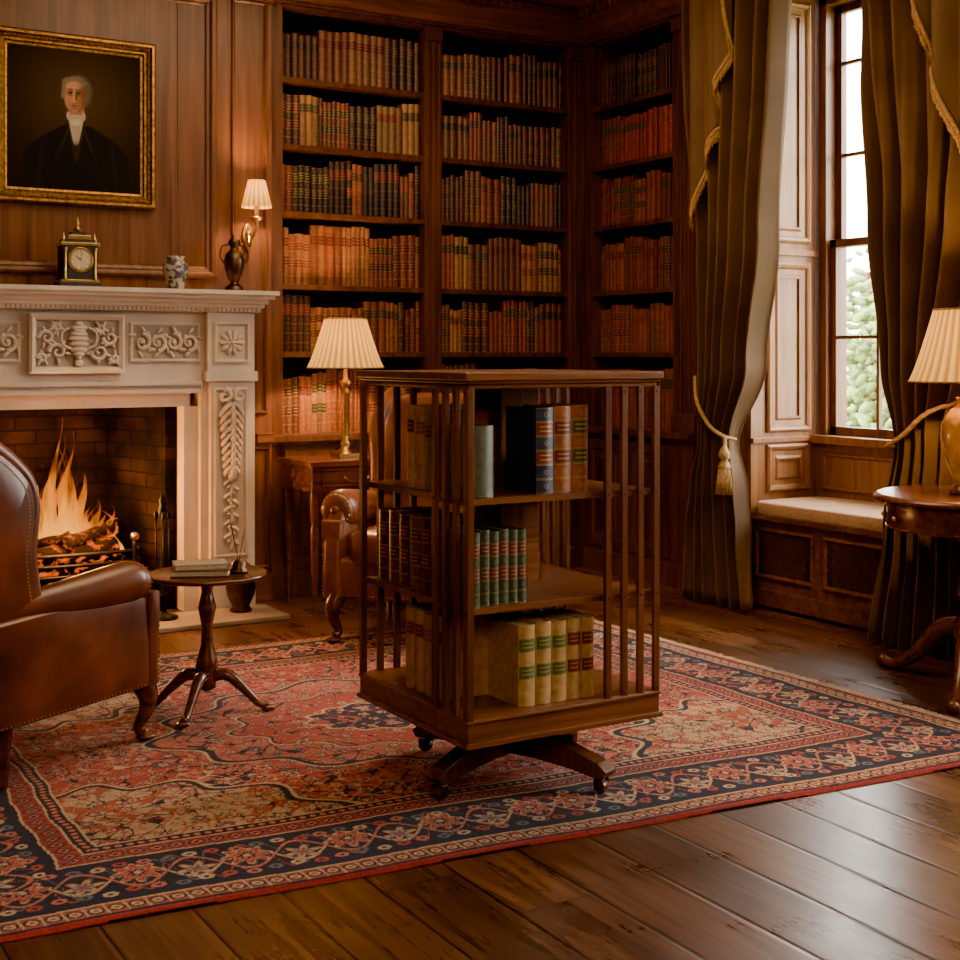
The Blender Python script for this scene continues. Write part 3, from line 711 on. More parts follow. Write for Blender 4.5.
for x in (gx0+.04,gx1-.04):
    stube(b,IRON,[(x,gy0-.08,FZ+.018),(x,gy0-.06,.07),(x,gy0-.01,.12),(x,gy0,.20),(x,gy0,.36)],[.016,.013,.013,.012,.011],5,8); ball(b,BRASS,(x,gy0,.38),.022,10)
    tube(b,IRON,[(x,gy0,.14),(x,gy1,.14),(x,gy1,FZ)],.010,6)
fchild(b)
b=MB('burning_logs')
for (x0,y0,z0,x1,y1,z1,r) in ((1.40,6.42,.225,1.90,6.50,.225,.045),(1.42,6.62,.23,1.88,6.48,.24,.045),(1.43,6.40,.30,1.84,6.46,.315,.050),(1.58,6.38,.36,1.88,6.54,.41,.038),(1.38,6.56,.30,1.62,6.42,.38,.038)):
    n=7; pts=[(x0+(x1-x0)*i/n,y0+(y1-y0)*i/n+random.uniform(-.006,.006),z0+(z1-z0)*i/n+random.uniform(-.006,.006)) for i in range(n+1)]
    tube(b,LOG,pts,[r*random.uniform(.88,1.08) for _ in pts],10)
for k in range(40): ball(b,LOG,(random.uniform(1.42,1.86),random.uniform(6.40,6.66),.185+random.uniform(0,.03)),random.uniform(.015,.03),6)
fchild(b)
b=MB('flames')
rf=random.Random(21)
for k in range(40):
    t=(k+.5)/40; x=1.40+.48*t; cen=math.exp(-((x-1.60)/.12)**2); hgt=.13+.42*cen*rf.uniform(.35,1.15)+rf.uniform(0,.12)
    y=6.55+rf.uniform(-.07,.08); r0=rf.uniform(.016,.036); pts=[];rs=[]; ph=rf.uniform(0,6); sw=rf.uniform(.025,.06)
    for i in range(19):
        s=i/18; pts.append((x+sw*math.sin(ph+s*6)*s+ (1.62-x)*.25*s,y+.02*math.sin(ph*2+s*5)*s,.28+hgt*s)); rs.append(max(.001,r0*(math.sin(pi*min(1,s*.9+.22))**.8)*(1-s)**.5*(1+.25*math.sin(ph+s*9))))
    tube(b,FLAME,pts,rs,10,tv=True)
fchild(b)
b=MB('fire_iron_stand')
x0,y0=1.955,6.08; z0=.022
lathe(b,IRON,[(.07,0),(.07,.012),(.03,.025),(.012,.04),(.012,.2),(.02,.22),(.012,.24),(.010,.46),(.018,.48),(.024,.50),(.016,.53),(.02,.55),(.004,.58)],x0,y0,z0,14)
for k in range(3):
    a=k*2*pi/3+.3; dx,dy=.035*math.cos(a),.035*math.sin(a)
    tube(b,IRON,[(x0,y0,z0+.42),(x0+dx,y0+dy,z0+.42)],.004,6); tube(b,IRON,[(x0+dx,y0+dy,z0+.05),(x0+dx,y0+dy,z0+.46)],.005,6); ball(b,IRON,(x0+dx,y0+dy,z0+.48),(.010,.010,.022),8)
    pillow(b,IRON,(x0+dx,y0+dy,z0+.08),(.022,.006,.04),.6)
b.obj()
b=MB('coal_scuttle')
lathe(b,BRONZE,[(.05,0),(.055,.01),(.04,.025),(.065,.08),(.072,.12),(.066,.15),(.072,.155),(.062,.15),(.05,.10),(.03,.05)],2.33,6.06,.022,20)
tube(b,BRASS,[(2.33+.07*math.cos(a),6.06,.17+.09*math.sin(a)) for a in np.linspace(0,pi,14)],.005,6)
b.obj()

MZ=1.561
b=MB('mantel_clock')
cx,cy=XC,6.23
for (w,d,z0,z1,m) in ((.095,.06,0,.022,BLACK),(.085,.052,.022,.034,BRASS),(.078,.048,.034,.19,BLACK),(.088,.054,.19,.205,BRASS),(.07,.045,.205,.222,BLACK),(.05,.035,.222,.24,BRASS),(.035,.025,.24,.256,BLACK)):
    box(b,m,cx-w,cx+w,cy-d,cy+d,MZ+z0,MZ+z1)
for s in (-1,1):
    lathe(b,BRASS,[(.010,0),(.007,.02),(.007,.12),(.010,.145)],cx+s*.068,cy-.05,MZ+.036,10)
    lathe(b,BRASS,[(.008,0),(.012,.012),(.004,.03),(.001,.045)],cx+s*.07,cy-.03,MZ+.205,10)
lathe(b,BRASS,[(.010,0),(.016,.014),(.006,.03),(.010,.04),(.001,.07)],cx,cy,MZ+.256,10)
def disc(b,m,c,r,y,t,seg=32):
    pts=[(c[0]+r*math.cos(2*pi*i/seg),c[1]+r*math.sin(2*pi*i/seg)) for i in range(seg)]; prism(b,m,pts,'y',y,y+t)
zc=MZ+.125
disc(b,BRASS,(cx,zc),.058,cy-.056,.01); disc(b,PAPER,(cx,zc),.046,cy-.058,.003)
for k in range(12):
    a=k*pi/6; tube(b,BLACK,[(cx+.034*math.cos(a),cy-.0595,zc+.034*math.sin(a)),(cx+.043*math.cos(a),cy-.0595,zc+.043*math.sin(a))],.0016,4)
tube(b,BLACK,[(cx,cy-.061,zc),(cx-.02,cy-.061,zc+.02)],.002,4); tube(b,BLACK,[(cx,cy-.061,zc),(cx+.006,cy-.061,zc+.036)],.0016,4)
b.obj(.0015)
b=MB('porcelain_vase'); lathe(b,CHINA,[(.034,0),(.038,.008),(.045,.03),(.060,.085),(.060,.115),(.047,.138),(.038,.145),(.044,.16),(.038,.16),(.03,.145)],2.055,6.20,MZ,28); b.obj()
b=MB('bronze_urn')
lathe(b,BRONZE,[(.045,0),(.045,.02),(.03,.03),(.018,.045),(.028,.06),(.046,.11),(.05,.15),(.040,.185),(.022,.20),(.018,.215),(.030,.235),(.026,.25),(.012,.262),(.004,.28)],2.35,6.20,MZ,24)
for s in (-1,1): stube(b,BRONZE,[(2.35+s*.045,6.20,MZ+.13),(2.35+s*.072,6.20,MZ+.17),(2.35+s*.06,6.20,MZ+.22),(2.35+s*.028,6.20,MZ+.23)],[.005]*4)
b.obj()
b=MB('wall_sconce'); sx,sy=2.49,6.4
slab(b,BRASS,[(sx+.028*math.cos(a),1.86+.055*math.sin(a)) for a in np.linspace(0,2*pi,20,endpoint=False)],(0,sy-.012,0),(1,0,0),(0,0,1),(0,-1,0),.022)
ball(b,BRASS,(sx,sy-.03,1.86),.018,10); ball(b,BRASS,(sx,sy-.02,1.795),(.012,.012,.02),8)
stube(b,BRASS,[(sx,sy-.03,1.86),(sx-.01,sy-.07,1.80),(sx-.02,sy-.12,1.82),(sx,sy-.14,1.88),(sx,sy-.14,1.92)],[.010,.009,.008,.008,.009])
lathe(b,BRASS,[(.008,0),(.03,.012),(.032,.02),(.012,.025)],sx,sy-.14,1.915,16); lathe(b,PAPER,[(.011,0),(.011,.06)],sx,sy-.14,1.938,12)
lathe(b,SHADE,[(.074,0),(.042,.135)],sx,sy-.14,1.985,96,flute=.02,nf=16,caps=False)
b.obj()
def shade(b,cx,cy,z0,z1,r0,r1,pleats=34):
    seg=pleats*8; vs=[];fs=[];tv=[]; K=6
    for k in range(K+1):
        t=k/K; r=r0+(r1-r0)*(t**.85); z=z0+(z1-z0)*t
        for j in range(seg):
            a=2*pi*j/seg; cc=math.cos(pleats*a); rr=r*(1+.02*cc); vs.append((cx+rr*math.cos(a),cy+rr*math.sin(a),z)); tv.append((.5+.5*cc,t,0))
    for k in range(K):
        for j in range(seg): fs.append((k*seg+j,k*seg+(j+1)%seg,(k+1)*seg+(j+1)%seg,(k+1)*seg+j))
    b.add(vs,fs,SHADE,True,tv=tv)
    for (z,r) in ((z0,r0),(z1,r1)):
        tube(b,FRINGE,[(cx+r*1.02*math.cos(a),cy+r*1.02*math.sin(a),z) for a in np.linspace(0,2*pi,49)],.004,6,cap=False)
    for k in range(3):
        a=k*2*pi/3; tube(b,BRASS,[(cx,cy,z1-.02),(cx+r1*math.cos(a),cy+r1*math.sin(a),z1-.005)],.002,4)

b=MB('writing_desk')
dx0,dx1,dy0,dy1=2.66,3.50,5.97,6.34
box(b,W_MAH,dx0-.02,dx1+.02,dy0-.02,dy1+.01,.705,.73); box(b,W_MAH,dx0,dx1,dy0,dy1,.58,.705)
for k in range(2):
    p=dx0+.05+k*.40; ring(b,W_MAH,(0,dy0,0),(1,0,0),(0,0,1),(0,-1,0),p,p+.36,.60,.69,[(0,0),(0,.006),(.006,.009),(.012,.006),(.012,0)])
    for q in (.12,.25):
        ball(b,BRASS,(p+q,dy0-.012,.645),(.008,.008,.008),8)
    stube(b,BRASS,[(p+.12,dy0-.018,.645),(p+.15,dy0-.022,.628),(p+.22,dy0-.022,.628),(p+.25,dy0-.018,.645)],[.003]*4,4,5)
for x in (dx0+.025,dx1-.025):
    for y in (dy0+.025,dy1-.025):
        lathe(b,W_MAH,[(.012,0),(.010,.03),(.018,.2),(.022,.40),(.016,.42),(.024,.45),(.024,.585)],x,y,0,12)
b.obj(.002)
b=MB('table_lamp'); lx,ly=2.935,6.17; lz=.731
box(b,BRASS,lx-.06,lx+.06,ly-.06,ly+.06,lz,lz+.02)
lathe(b,BRASS,[(.052,.02),(.045,.032),(.026,.045),(.022,.06),(.03,.07),(.018,.085),(.017,.11),(.022,.32),(.028,.335),(.016,.345),(.022,.36),(.034,.38),(.012,.395),(.008,.46)],lx,ly,lz,20)
lathe(b,BULB,[(.008,0),(.02,.02),(.022,.04),(.01,.06)],lx,ly,lz+.46,12)
shade(b,lx,ly,1.185,1.435,.192,.105); tube(b,BRASS,[(lx,ly,lz+.5),(lx,ly,1.45)],.003,5)
b.obj()

tx,ty=4.17,3.32
b=MB('pedestal_table')
lathe(b,W_MAH,[(.33,0),(.355,.006),(.36,.015),(.352,.026),(.34,.03)],tx,ty,.70,48)
lathe(b,W_MAH,[(.29,0),(.31,.004),(.31,.10),(.30,.105)],tx,ty,.595,48)
for k in range(4):
    a=k*pi/2+2.55
    for dz in (.012,.088):
        tube(b,BRASS,[(tx+.313*math.cos(a+q),ty+.313*math.sin(a+q),.595+dz) for q in np.linspace(-.5,.5,12)],.002,4)
    for da in (-.25,.25):ball(b,BRASS,(tx+.32*math.cos(a+da),ty+.32*math.sin(a+da),.645),.010,8)
lathe(b,W_MAH,[(.06,.60),(.07,.57),(.05,.54),(.035,.50),(.05,.42),(.06,.36),(.045,.30),(.05,.27),(.07,.24),(.07,.19),(.04,.16)],tx,ty,0,24)
for a in (pi/2+.03,pi/2+2*pi/3,pi/2-2*pi/3):
    u=Vector((math.cos(a),math.sin(a),0)); c=Vector((tx,ty,0))
    stube(b,W_MAH,[c+u*.04+Vector((0,0,.23)),c+u*.14+Vector((0,0,.20)),c+u*.25+Vector((0,0,.09)),c+u*.35+Vector((0,0,.028)),c+u*.41+Vector((0,0,.022))],[.038,.038,.030,.022,.022],6,10)
    ball(b,W_MAH,c+u*.42+Vector((0,0,.026)),.026,10)
b.obj(.002)
b=MB('table_lamp'); lx2,ly2=tx-.02,ty; lz=.731
lathe(b,W_MAH,[(.07,0),(.075,.01),(.06,.022),(.055,.03)],lx2,ly2,lz,24)
lathe(b,YVASE,[(.05,.03),(.055,.045),(.085,.13),(.103,.21),(.10,.26),(.07,.31),(.042,.335),(.045,.35),(.05,.36),(.03,.362)],lx2,ly2,lz,32)
lathe(b,BRASS,[(.03,.36),(.02,.375),(.008,.39),(.008,.47)],lx2,ly2,lz,12)
lathe(b,BULB,[(.008,0),(.02,.02),(.022,.04),(.01,.06)],lx2,ly2,lz+.47,12)
shade(b,lx2,ly2,1.15,1.42,.212,.125); ball(b,BRASS,(lx2,ly2,1.44),.012,8); tube(b,BRASS,[(lx2,ly2,lz+.5),(lx2,ly2,1.44)],.003,5)
b.obj()

# ------------------------------------------------------------------ portrait
fx0,fx1,fz0,fz1=1.245,2.01,1.955,2.76
b=MB('portrait_painting')
PF=[(0,.0),(0,.035),(.010,.050),(.022,.050),(.030,.038),(.045,.030),(.055,.032),(.062,.022),(.072,.020),(.072,.004)]
ring(b,GOLD,(0,6.398,0),(1,0,0),(0,0,1),(0,-1,0),fx0,fx1,fz0,fz1,PF)
box(b,GOLD,fx0+.01,fx1-.01,6.388,6.398,fz0+.01,fz1-.01)
for s in range(60):
    for (a,c) in (((fx0+.035+(fx1-fx0-.07)*s/59),fz0+.036),((fx0+.035+(fx1-fx0-.07)*s/59),fz1-.036)): ball(b,GOLD,(a,6.362,c),(.006,.006,.008),6)
    for a in (fx0+.036,fx1-.036): ball(b,GOLD,(a,6.362,fz0+.035+(fz1-fz0-.07)*s/59),(.008,.006,.006),6)
b.obj()
def gridmesh(name,nx,ny,pf,cf,mat):
    u,v=np.meshgrid(np.linspace(0,1,nx),np.linspace(0,1,ny)); P=pf(u,v).reshape(-1,3); C=cf(u,v).reshape(-1,3)
    me=bpy.data.meshes.new(name)
    i=np.arange(nx*ny).reshape(ny,nx); F=np.stack([i[:-1,:-1],i[:-1,1:],i[1:,1:],i[1:,:-1]],-1).reshape(-1,4)
    me.vertices.add(len(P)); me.vertices.foreach_set('co',P.ravel())
    me.loops.add(F.size); me.loops.foreach_set('vertex_index',F.ravel().astype(np.int32))
    me.polygons.add(len(F)); me.polygons.foreach_set('loop_start',np.arange(0,F.size,4,dtype=np.int32))
    try: me.polygons.foreach_set('loop_total',np.full(len(F),4,dtype=np.int32))
    except Exception: pass
    me.update(calc_edges=True); me.validate()
    a=me.attributes.new('Col','FLOAT_COLOR','POINT'); a.data.foreach_set('color',np.hstack([C,np.ones((len(C),1))]).ravel())
    me.materials.append(mat); ob=bpy.data.objects.new(name,me); scene.collection.objects.link(ob); return ob
def sm(x,a,b): 
    t=np.clip((x-a)/(b-a),0,1); return t*t*(3-2*t)
def portrait(u,v):
    C=np.zeros(u.shape+(3,))
    bg=np.exp(-(((u-.5)/.40)**2+((v-.66)/.36)**2))
    C[:]=np.array([.014,.009,.005]); C+=bg[...,None]*np.array([.050,.030,.014])
    def blend(mask,col): 
        nonlocal C; C=C*(1-mask[...,None])+np.array(col)*mask[...,None]
    e=lambda cx,cy,rx,ry,s=.08: 1-sm(np.sqrt(((u-cx)/rx)**2+((v-cy)/ry)**2),1-s,1+s)
    dxs=np.abs(u-.52)
    sh_=.47-.55*np.maximum(0,dxs-.09)-2.6*np.maximum(0,dxs-.24)**2
    coat=(1-sm(v,sh_-.012,sh_+.012))*(1-sm(dxs,.36,.40))
    blend(coat,(.009,.008,.008))
    for sg in (-1,1):
        lap=coat*np.exp(-((u-.51-sg*(.03+(.50-v)*.42))/.010)**2)*sm(v,.16,.36); blend(lap*.45,(.05,.04,.032))
        slv=coat*np.exp(-((u-.52-sg*(.25+(.35-v)*.12))/.014)**2)*(1-sm(v,.30,.38)); blend(slv*.3,(.035,.028,.022))
    blend(e(.515,.55,.055,.09),(.36,.17,.08))
    vest=(1-sm(np.abs(u-.51),.004+(v-.20)*.22,.012+(v-.20)*.22))*sm(v,.20,.24)*(1-sm(v,.48,.52)); blend(vest*.8,(.030,.022,.016))
    tri=(1-sm(np.abs(u-.508),.004+(v-.30)*.22,.014+(v-.30)*.22))*sm(v,.32,.38)*(1-sm(v,.50,.54)); blend(tri,(.48,.40,.29))
    for k in range(4): blend(tri*np.exp(-((u-.49-.013*k-(v-.4)*.04)/.0035)**2)*.5,(.20,.16,.11))
    blend(e(.508,.485,.034,.020),(.60,.51,.38)); blend(e(.508,.522,.055,.020),(.50,.42,.30)); blend(e(.508,.522,.055,.020)*np.exp(-((v-.523)/.004)**2)*.6,(.22,.18,.12))
    for sg in (-1,1): blend(e(.508+sg*.055,.532,.014,.028,.2),(.44,.37,.27))
    blend(e(.530,.700,.096,.120,.14),(.095,.075,.055))
    blend(e(.500,.665,.078,.116,.08),(.44,.20,.095))
    hd=e(.500,.665,.078,.116,.08)
    blend(hd*sm(u,.500,.570)*.85,(.13,.05,.025)); blend(hd*(1-sm(v,.56,.60))*.5,(.18,.08,.042))
    blend(e(.480,.742,.055,.034,.6)*.7,(.60,.32,.17)); blend(e(.462,.645,.024,.028,.8)*.6,(.58,.23,.12)); blend(e(.535,.640,.018,.026,.8)*.35,(.34,.12,.06))
    for k in range(9):
        t=k/8; blend(e(.428+.160*t,.770+.020*math.sin(t*pi)-.02*(t>.8),.020,.016,.6)*.85,(.17+.05*(k%2),.14+.04*(k%2),.10+.03*(k%2)))
    for k in range(5):
        blend(e(.420-.002*k,.750-.022*k,.012,.016,.6),(.19+.04*(k%2),.155,.115)); blend(e(.590-.002*k,.740-.024*k,.016,.018,.6),(.11+.03*(k%2),.088,.062))
    blend(e(.580,.660,.011,.024,.3),(.24,.10,.05)); blend(e(.580,.662,.006,.014,.5)*.7,(.12,.045,.025))
    for ex in (.468,.524):
        blend(e(ex,.688,.025,.018,.8)*.85,(.14,.055,.03)); blend(e(ex,.688,.014,.0058,.3)*.8,(.26,.20,.15)); blend(e(ex+.001,.688,.0072,.0070,.3),(.012,.009,.007))
        blend(e(ex,.696,.019,.0036,.4)*.95,(.04,.018,.012)); blend(e(ex,.713,.024,.0060,.4)*.9,(.10,.07,.05))
    blend(e(.494,.668,.009,.038,.5)*.75,(.62,.33,.19)); blend(e(.509,.660,.009,.036,.5)*.85,(.12,.048,.025)); blend(e(.495,.632,.016,.012,.5)*.7,(.54,.26,.15)); blend(e(.495,.619,.018,.005,.5)*.7,(.12,.04,.025))
    blend(e(.495,.601,.027,.0045,.35),(.09,.022,.016)); blend(e(.495,.608,.020,.005,.5)*.7,(.30,.10,.06)); blend(e(.495,.593,.019,.0055,.5)*.7,(.34,.13,.08)); blend(e(.495,.582,.018,.005,.6)*.6,(.17,.07,.04)); blend(e(.495,.565,.020,.010,.6)*.5,(.50,.25,.14))
    for sg in (-1,1): blend(e(.495+sg*.034,.620,.004,.024,.6)*.6,(.20,.08,.045))
    rs=np.random.RandomState(1).rand(*u.shape)*.16+.92
    return np.clip(C*rs[...,None],0,1)
po=bpy.data.objects['portrait_painting']
cob=gridmesh('canvas',380,400,lambda u,v: np.stack([fx0+.06+(fx1-fx0-.12)*u,np.full(u.shape,6.384),fz0+.06+(fz1-fz0-.12)*v],-1),portrait,PAINT)
cob.parent=po; cob.matrix_parent_inverse=Matrix.Translation(-po.location)

# ------------------------------------------------------------------ rug
HX,HY=1.62,1.30
RED=np.array([.31,.046,.030]);NAVY=np.array([.016,.015,.027]);CREAM=np.array([.42,.29,.165]);BLUE=np.array([.095,.105,.115]);PINK=np.array([.40,.120,.075]);RUST=np.array([.28,.068,.032]);TEAL=np.array([.05,.07,.055]);BRICKR=np.array([.22,.028,.020])
def rugcol(u,v):
    x=(u-.5)*2*HX; y=(v-.5)*2*HY
    x=x+.006*np.sin(y*9)+.003*np.sin(y*31); y=y+.006*np.sin(x*8+1)
    ax,ay=np.abs(x),np.abs(y); e=np.minimum(HX-ax,HY-ay)
    C=np.zeros(u.shape+(3,))
    def put(mask,col): C[mask]=col
    def rnd(ix,iy,s): 
        h=np.sin(ix*127.1+iy*311.7+s*74.7)*43758.5453; return h-np.floor(h)
    def ros(px,py,cell,R,n,seed,dom,pal,density=.8,jit=.25,stag=True):
        iy=np.floor(py/cell); qx=px/cell+(.5*(iy%2) if stag else 0); ix=np.floor(qx)
        r1=rnd(ix,iy,seed); r2=rnd(ix,iy,seed+1); r3=rnd(ix,iy,seed+2)
        fx=(qx-ix-.5-(r1-.5)*jit)*cell; fy=(py/cell-iy-.5-(r2-.5)*jit)*cell
        r=np.hypot(fx,fy); th=np.arctan2(fy,fx)
        Rr=R*(.7+.5*r3)*(.8+.2*np.cos(n*th)); on=dom&(r3<density)
        k=len(pal)
        for j,(c1,c2,c3) in enumerate(pal):
            mm=on&(np.floor(r1*k)==j)
            put(mm&(r<Rr*1.15),NAVY if c1 is not NAVY else CREAM); put(mm&(r<Rr),c1); put(mm&(r<Rr*.62),c2); put(mm&(r<Rr*.28),c3)
    def vines(dom,sc,col,w,ph=0):
        f=np.sin(sc*ax+2.3*np.sin(sc*.63*ay+ph))+np.sin(sc*.9*ay+2.1*np.sin(sc*.7*ax+ph*1.7)); put(dom&(np.abs(f)<w),col)
    fX,fY=HX-.47,HY-.47
    field=e>=.47
    put(field,RED)
    vines(field,25,NAVY,.15); vines(field,33,PINK,.2,1.3); vines(field,41,CREAM,.09,2.2); vines(field,52,NAVY,.08,3.2)
    ros(ax,ay,.085,.027,5,1,field,[(PINK,NAVY,CREAM),(NAVY,PINK,CREAM),(CREAM,RUST,NAVY),(BLUE,CREAM,RED),(PINK,CREAM,RED)])
    ros(ax+.03,ay+.05,.048,.013,4,9,field,[(CREAM,RED,RED),(NAVY,PINK,PINK),(BLUE,NAVY,CREAM),(PINK,CREAM,NAVY)],.75)
    cx,cy=(fX-ax),(fY-ay); ang=np.arctan2(cy,cx); rc=np.hypot(cx/.62,cy/.46); lob=1+.07*np.cos(ang*14)
    sp_=field&(rc<lob); put(field&(rc<lob+.04)&(rc>=lob),NAVY); put(field&(rc<lob+.065)&(rc>=lob+.04),CREAM)
    put(sp_,CREAM*.85)
    def sub(dom,base,seed,pal):
        vines(dom,28,RUST,.2,seed); vines(dom,38,NAVY,.12,seed+1); vines(dom,50,RED,.12,seed+2); ros(ax,ay,.078,.025,5,seed*3,dom,pal); ros(ax+.02,ay+.03,.045,.012,4,seed*5,dom,pal,.75)
    sub(sp_,CREAM,2,[(RED,CREAM,NAVY),(NAVY,PINK,CREAM),(BLUE,RED,CREAM),(PINK,NAVY,CREAM),(TEAL,CREAM,RED)])
    th=np.arctan2(y/.72,x); rm=np.hypot(x/.92,y/.66); lb=.74+.05*np.cos(12*th)+.05*np.abs(np.cos(2*th))**4
    put(field&(rm<lb+.04),CREAM); put(field&(rm<lb+.028),NAVY)
    m1=field&(rm<lb); put(m1,PINK*.9); sub(m1,PINK,4,[(NAVY,CREAM,RED),(CREAM,NAVY,PINK),(RED,CREAM,NAVY),(BLUE,NAVY,CREAM)])
    lb2=lb*.66; put(field&(rm<lb2+.022),CREAM); put(field&(rm<lb2+.012),NAVY); m2=field&(rm<lb2); put(m2,RED); sub(m2,RED,6,[(PINK,CREAM,NAVY),(CREAM,RED,NAVY),(NAVY,PINK,CREAM),(BLUE,CREAM,RED)])
    lb3=lb*.32; put(field&(rm<lb3+.02),CREAM); m3=field&(rm<lb3); put(m3,NAVY); sub(m3,NAVY,8,[(CREAM,NAVY,RED),(PINK,CREAM,NAVY)])
    side=(HX-ax)<(HY-ay); al=np.where(side,ay,ax)
    def band(a,c,col): 
        m=(e>=a)&(e<c); put(m,col); return m
    band(0,.018,np.array([.24,.028,.022]))
    band(.018,.03,NAVY)
    m=band(.03,.085,RUST); t=al/.045; k=t-np.floor(t)-.5; r=np.hypot(k*.045,(e-.0575)); put(m&(r<.019),NAVY);put(m&(r<.013),CREAM); put(m&(r<.006),RED); put(m&(np.abs(k)>.45),CREAM)
    band(.085,.092,CREAM); band(.092,.105,NAVY)
    m=band(.105,.345,NAVY)
    wav=.225+.065*np.sin(al*2*pi/.26); put(m&(np.abs(e-wav)<.007),CREAM); wav=.225-.065*np.sin(al*2*pi/.26); put(m&(np.abs(e-wav)<.006),PINK)
    wav=.225+.085*np.sin(al*2*pi/.13+1); put(m&(np.abs(e-wav)<.0045),BLUE); wav=.225+.095*np.sin(al*2*pi/.17+2); put(m&(np.abs(e-wav)<.004),RUST)
    t=al/.13; ix=np.floor(t); kx=(t-ix-.5)*.13; off=np.where(ix%2==0,.018,-.018)*1.0; ky=e-.225-off
    r=np.hypot(kx,ky); th=np.arctan2(ky,kx); A=(ix%2==0)
    R=.058*(.78+.22*np.cos(8*th)); put(m&A&(r<R*1.12),CREAM); put(m&A&(r<R),RED); put(m&A&(r<R*.68),PINK);put(m&A&(r<R*.45),NAVY);put(m&A&(r<R*.22),CREAM)
    R=.045*(.70+.30*np.cos(6*th+1)); put(m&~A&(r<R*1.15),PINK); put(m&~A&(r<R),CREAM*.9); put(m&~A&(r<R*.6),BLUE);put(m&~A&(r<R*.3),RED)
    for s_ in (-.082,.082):
        t2=al/.055; k2=(t2-np.floor(t2)-.5)*.055; j=np.floor(t2)%4; r=np.hypot(k2,(e-.225-s_-.008*np.sin(np.floor(t2)*2))*1.2)
        for q,cc in enumerate((RED,CREAM,BLUE,PINK)): put(m&(j==q)&(r<.018),cc)
        put(m&(r<.007),NAVY)
    band(.345,.353,NAVY); band(.353,.360,CREAM)
    m=band(.360,.42,BRICKR); t=al/.05; k=t-np.floor(t)-.5; r=np.abs(k*.05)+np.abs(e-.39); put(m&(r<.024),NAVY);put(m&(r<.017),PINK); put(m&(r<.009),NAVY); put(m&(np.abs(k)>.46),BLUE)
    band(.42,.426,CREAM); m=band(.426,.463,NAVY); t=al/.028; k=t-np.floor(t)-.5; put(m&(np.hypot(k*.028,e-.445)<.009),PINK); band(.463,.47,CREAM)
    n=.92+.12*np.sin(x*3.1+np.sin(y*2.3)*2)+.08*np.sin(y*17+np.sin(x*2)*3)
    rr=np.random.RandomState(3).rand(*u.shape)*.4+.8
    return np.clip(C*n[...,None]*rr[...,None],0,1)
cA,cB,cC,cD=np.array([.42,2.965]),np.array([3.73,2.66]),np.array([3.66,5.38]),np.array([.50,5.46])
def rugpos(u,v):
    P=(1-u)[...,None]*(1-v)[...,None]*cA+u[...,None]*(1-v)[...,None]*cB+u[...,None]*v[...,None]*cC+(1-u)[...,None]*v[...,None]*cD
    ed=np.minimum(np.minimum(u*3.2,(1-u)*3.2),np.minimum(v*2.6,(1-v)*2.6))
    z=.002+.008*np.clip(ed/.012,0,1)
    return np.concatenate([P,z[...,None]],-1)
rug=gridmesh('persian_rug',900,740,rugpos,rugcol,RUGM)
b=MB('fringe'); rr=random.Random(4)
for (p,q,d) in ((cB,cC,1),(cA,cD,-1)):
    n=260
    for i in range(n):
        t=(i+.5)/n; o=p+(q-p)*t; l=rr.uniform(.035,.055)
        tube(b,CUSH,[(o[0],o[1],.006),(o[0]+d*l*.5,o[1]+rr.uniform(-.004,.004),.005),(o[0]+d*l,o[1]+rr.uniform(-.008,.008),.003)],.0022,3,cap=False)
fo=b.obj(); fo.parent=rug
RZ=.011

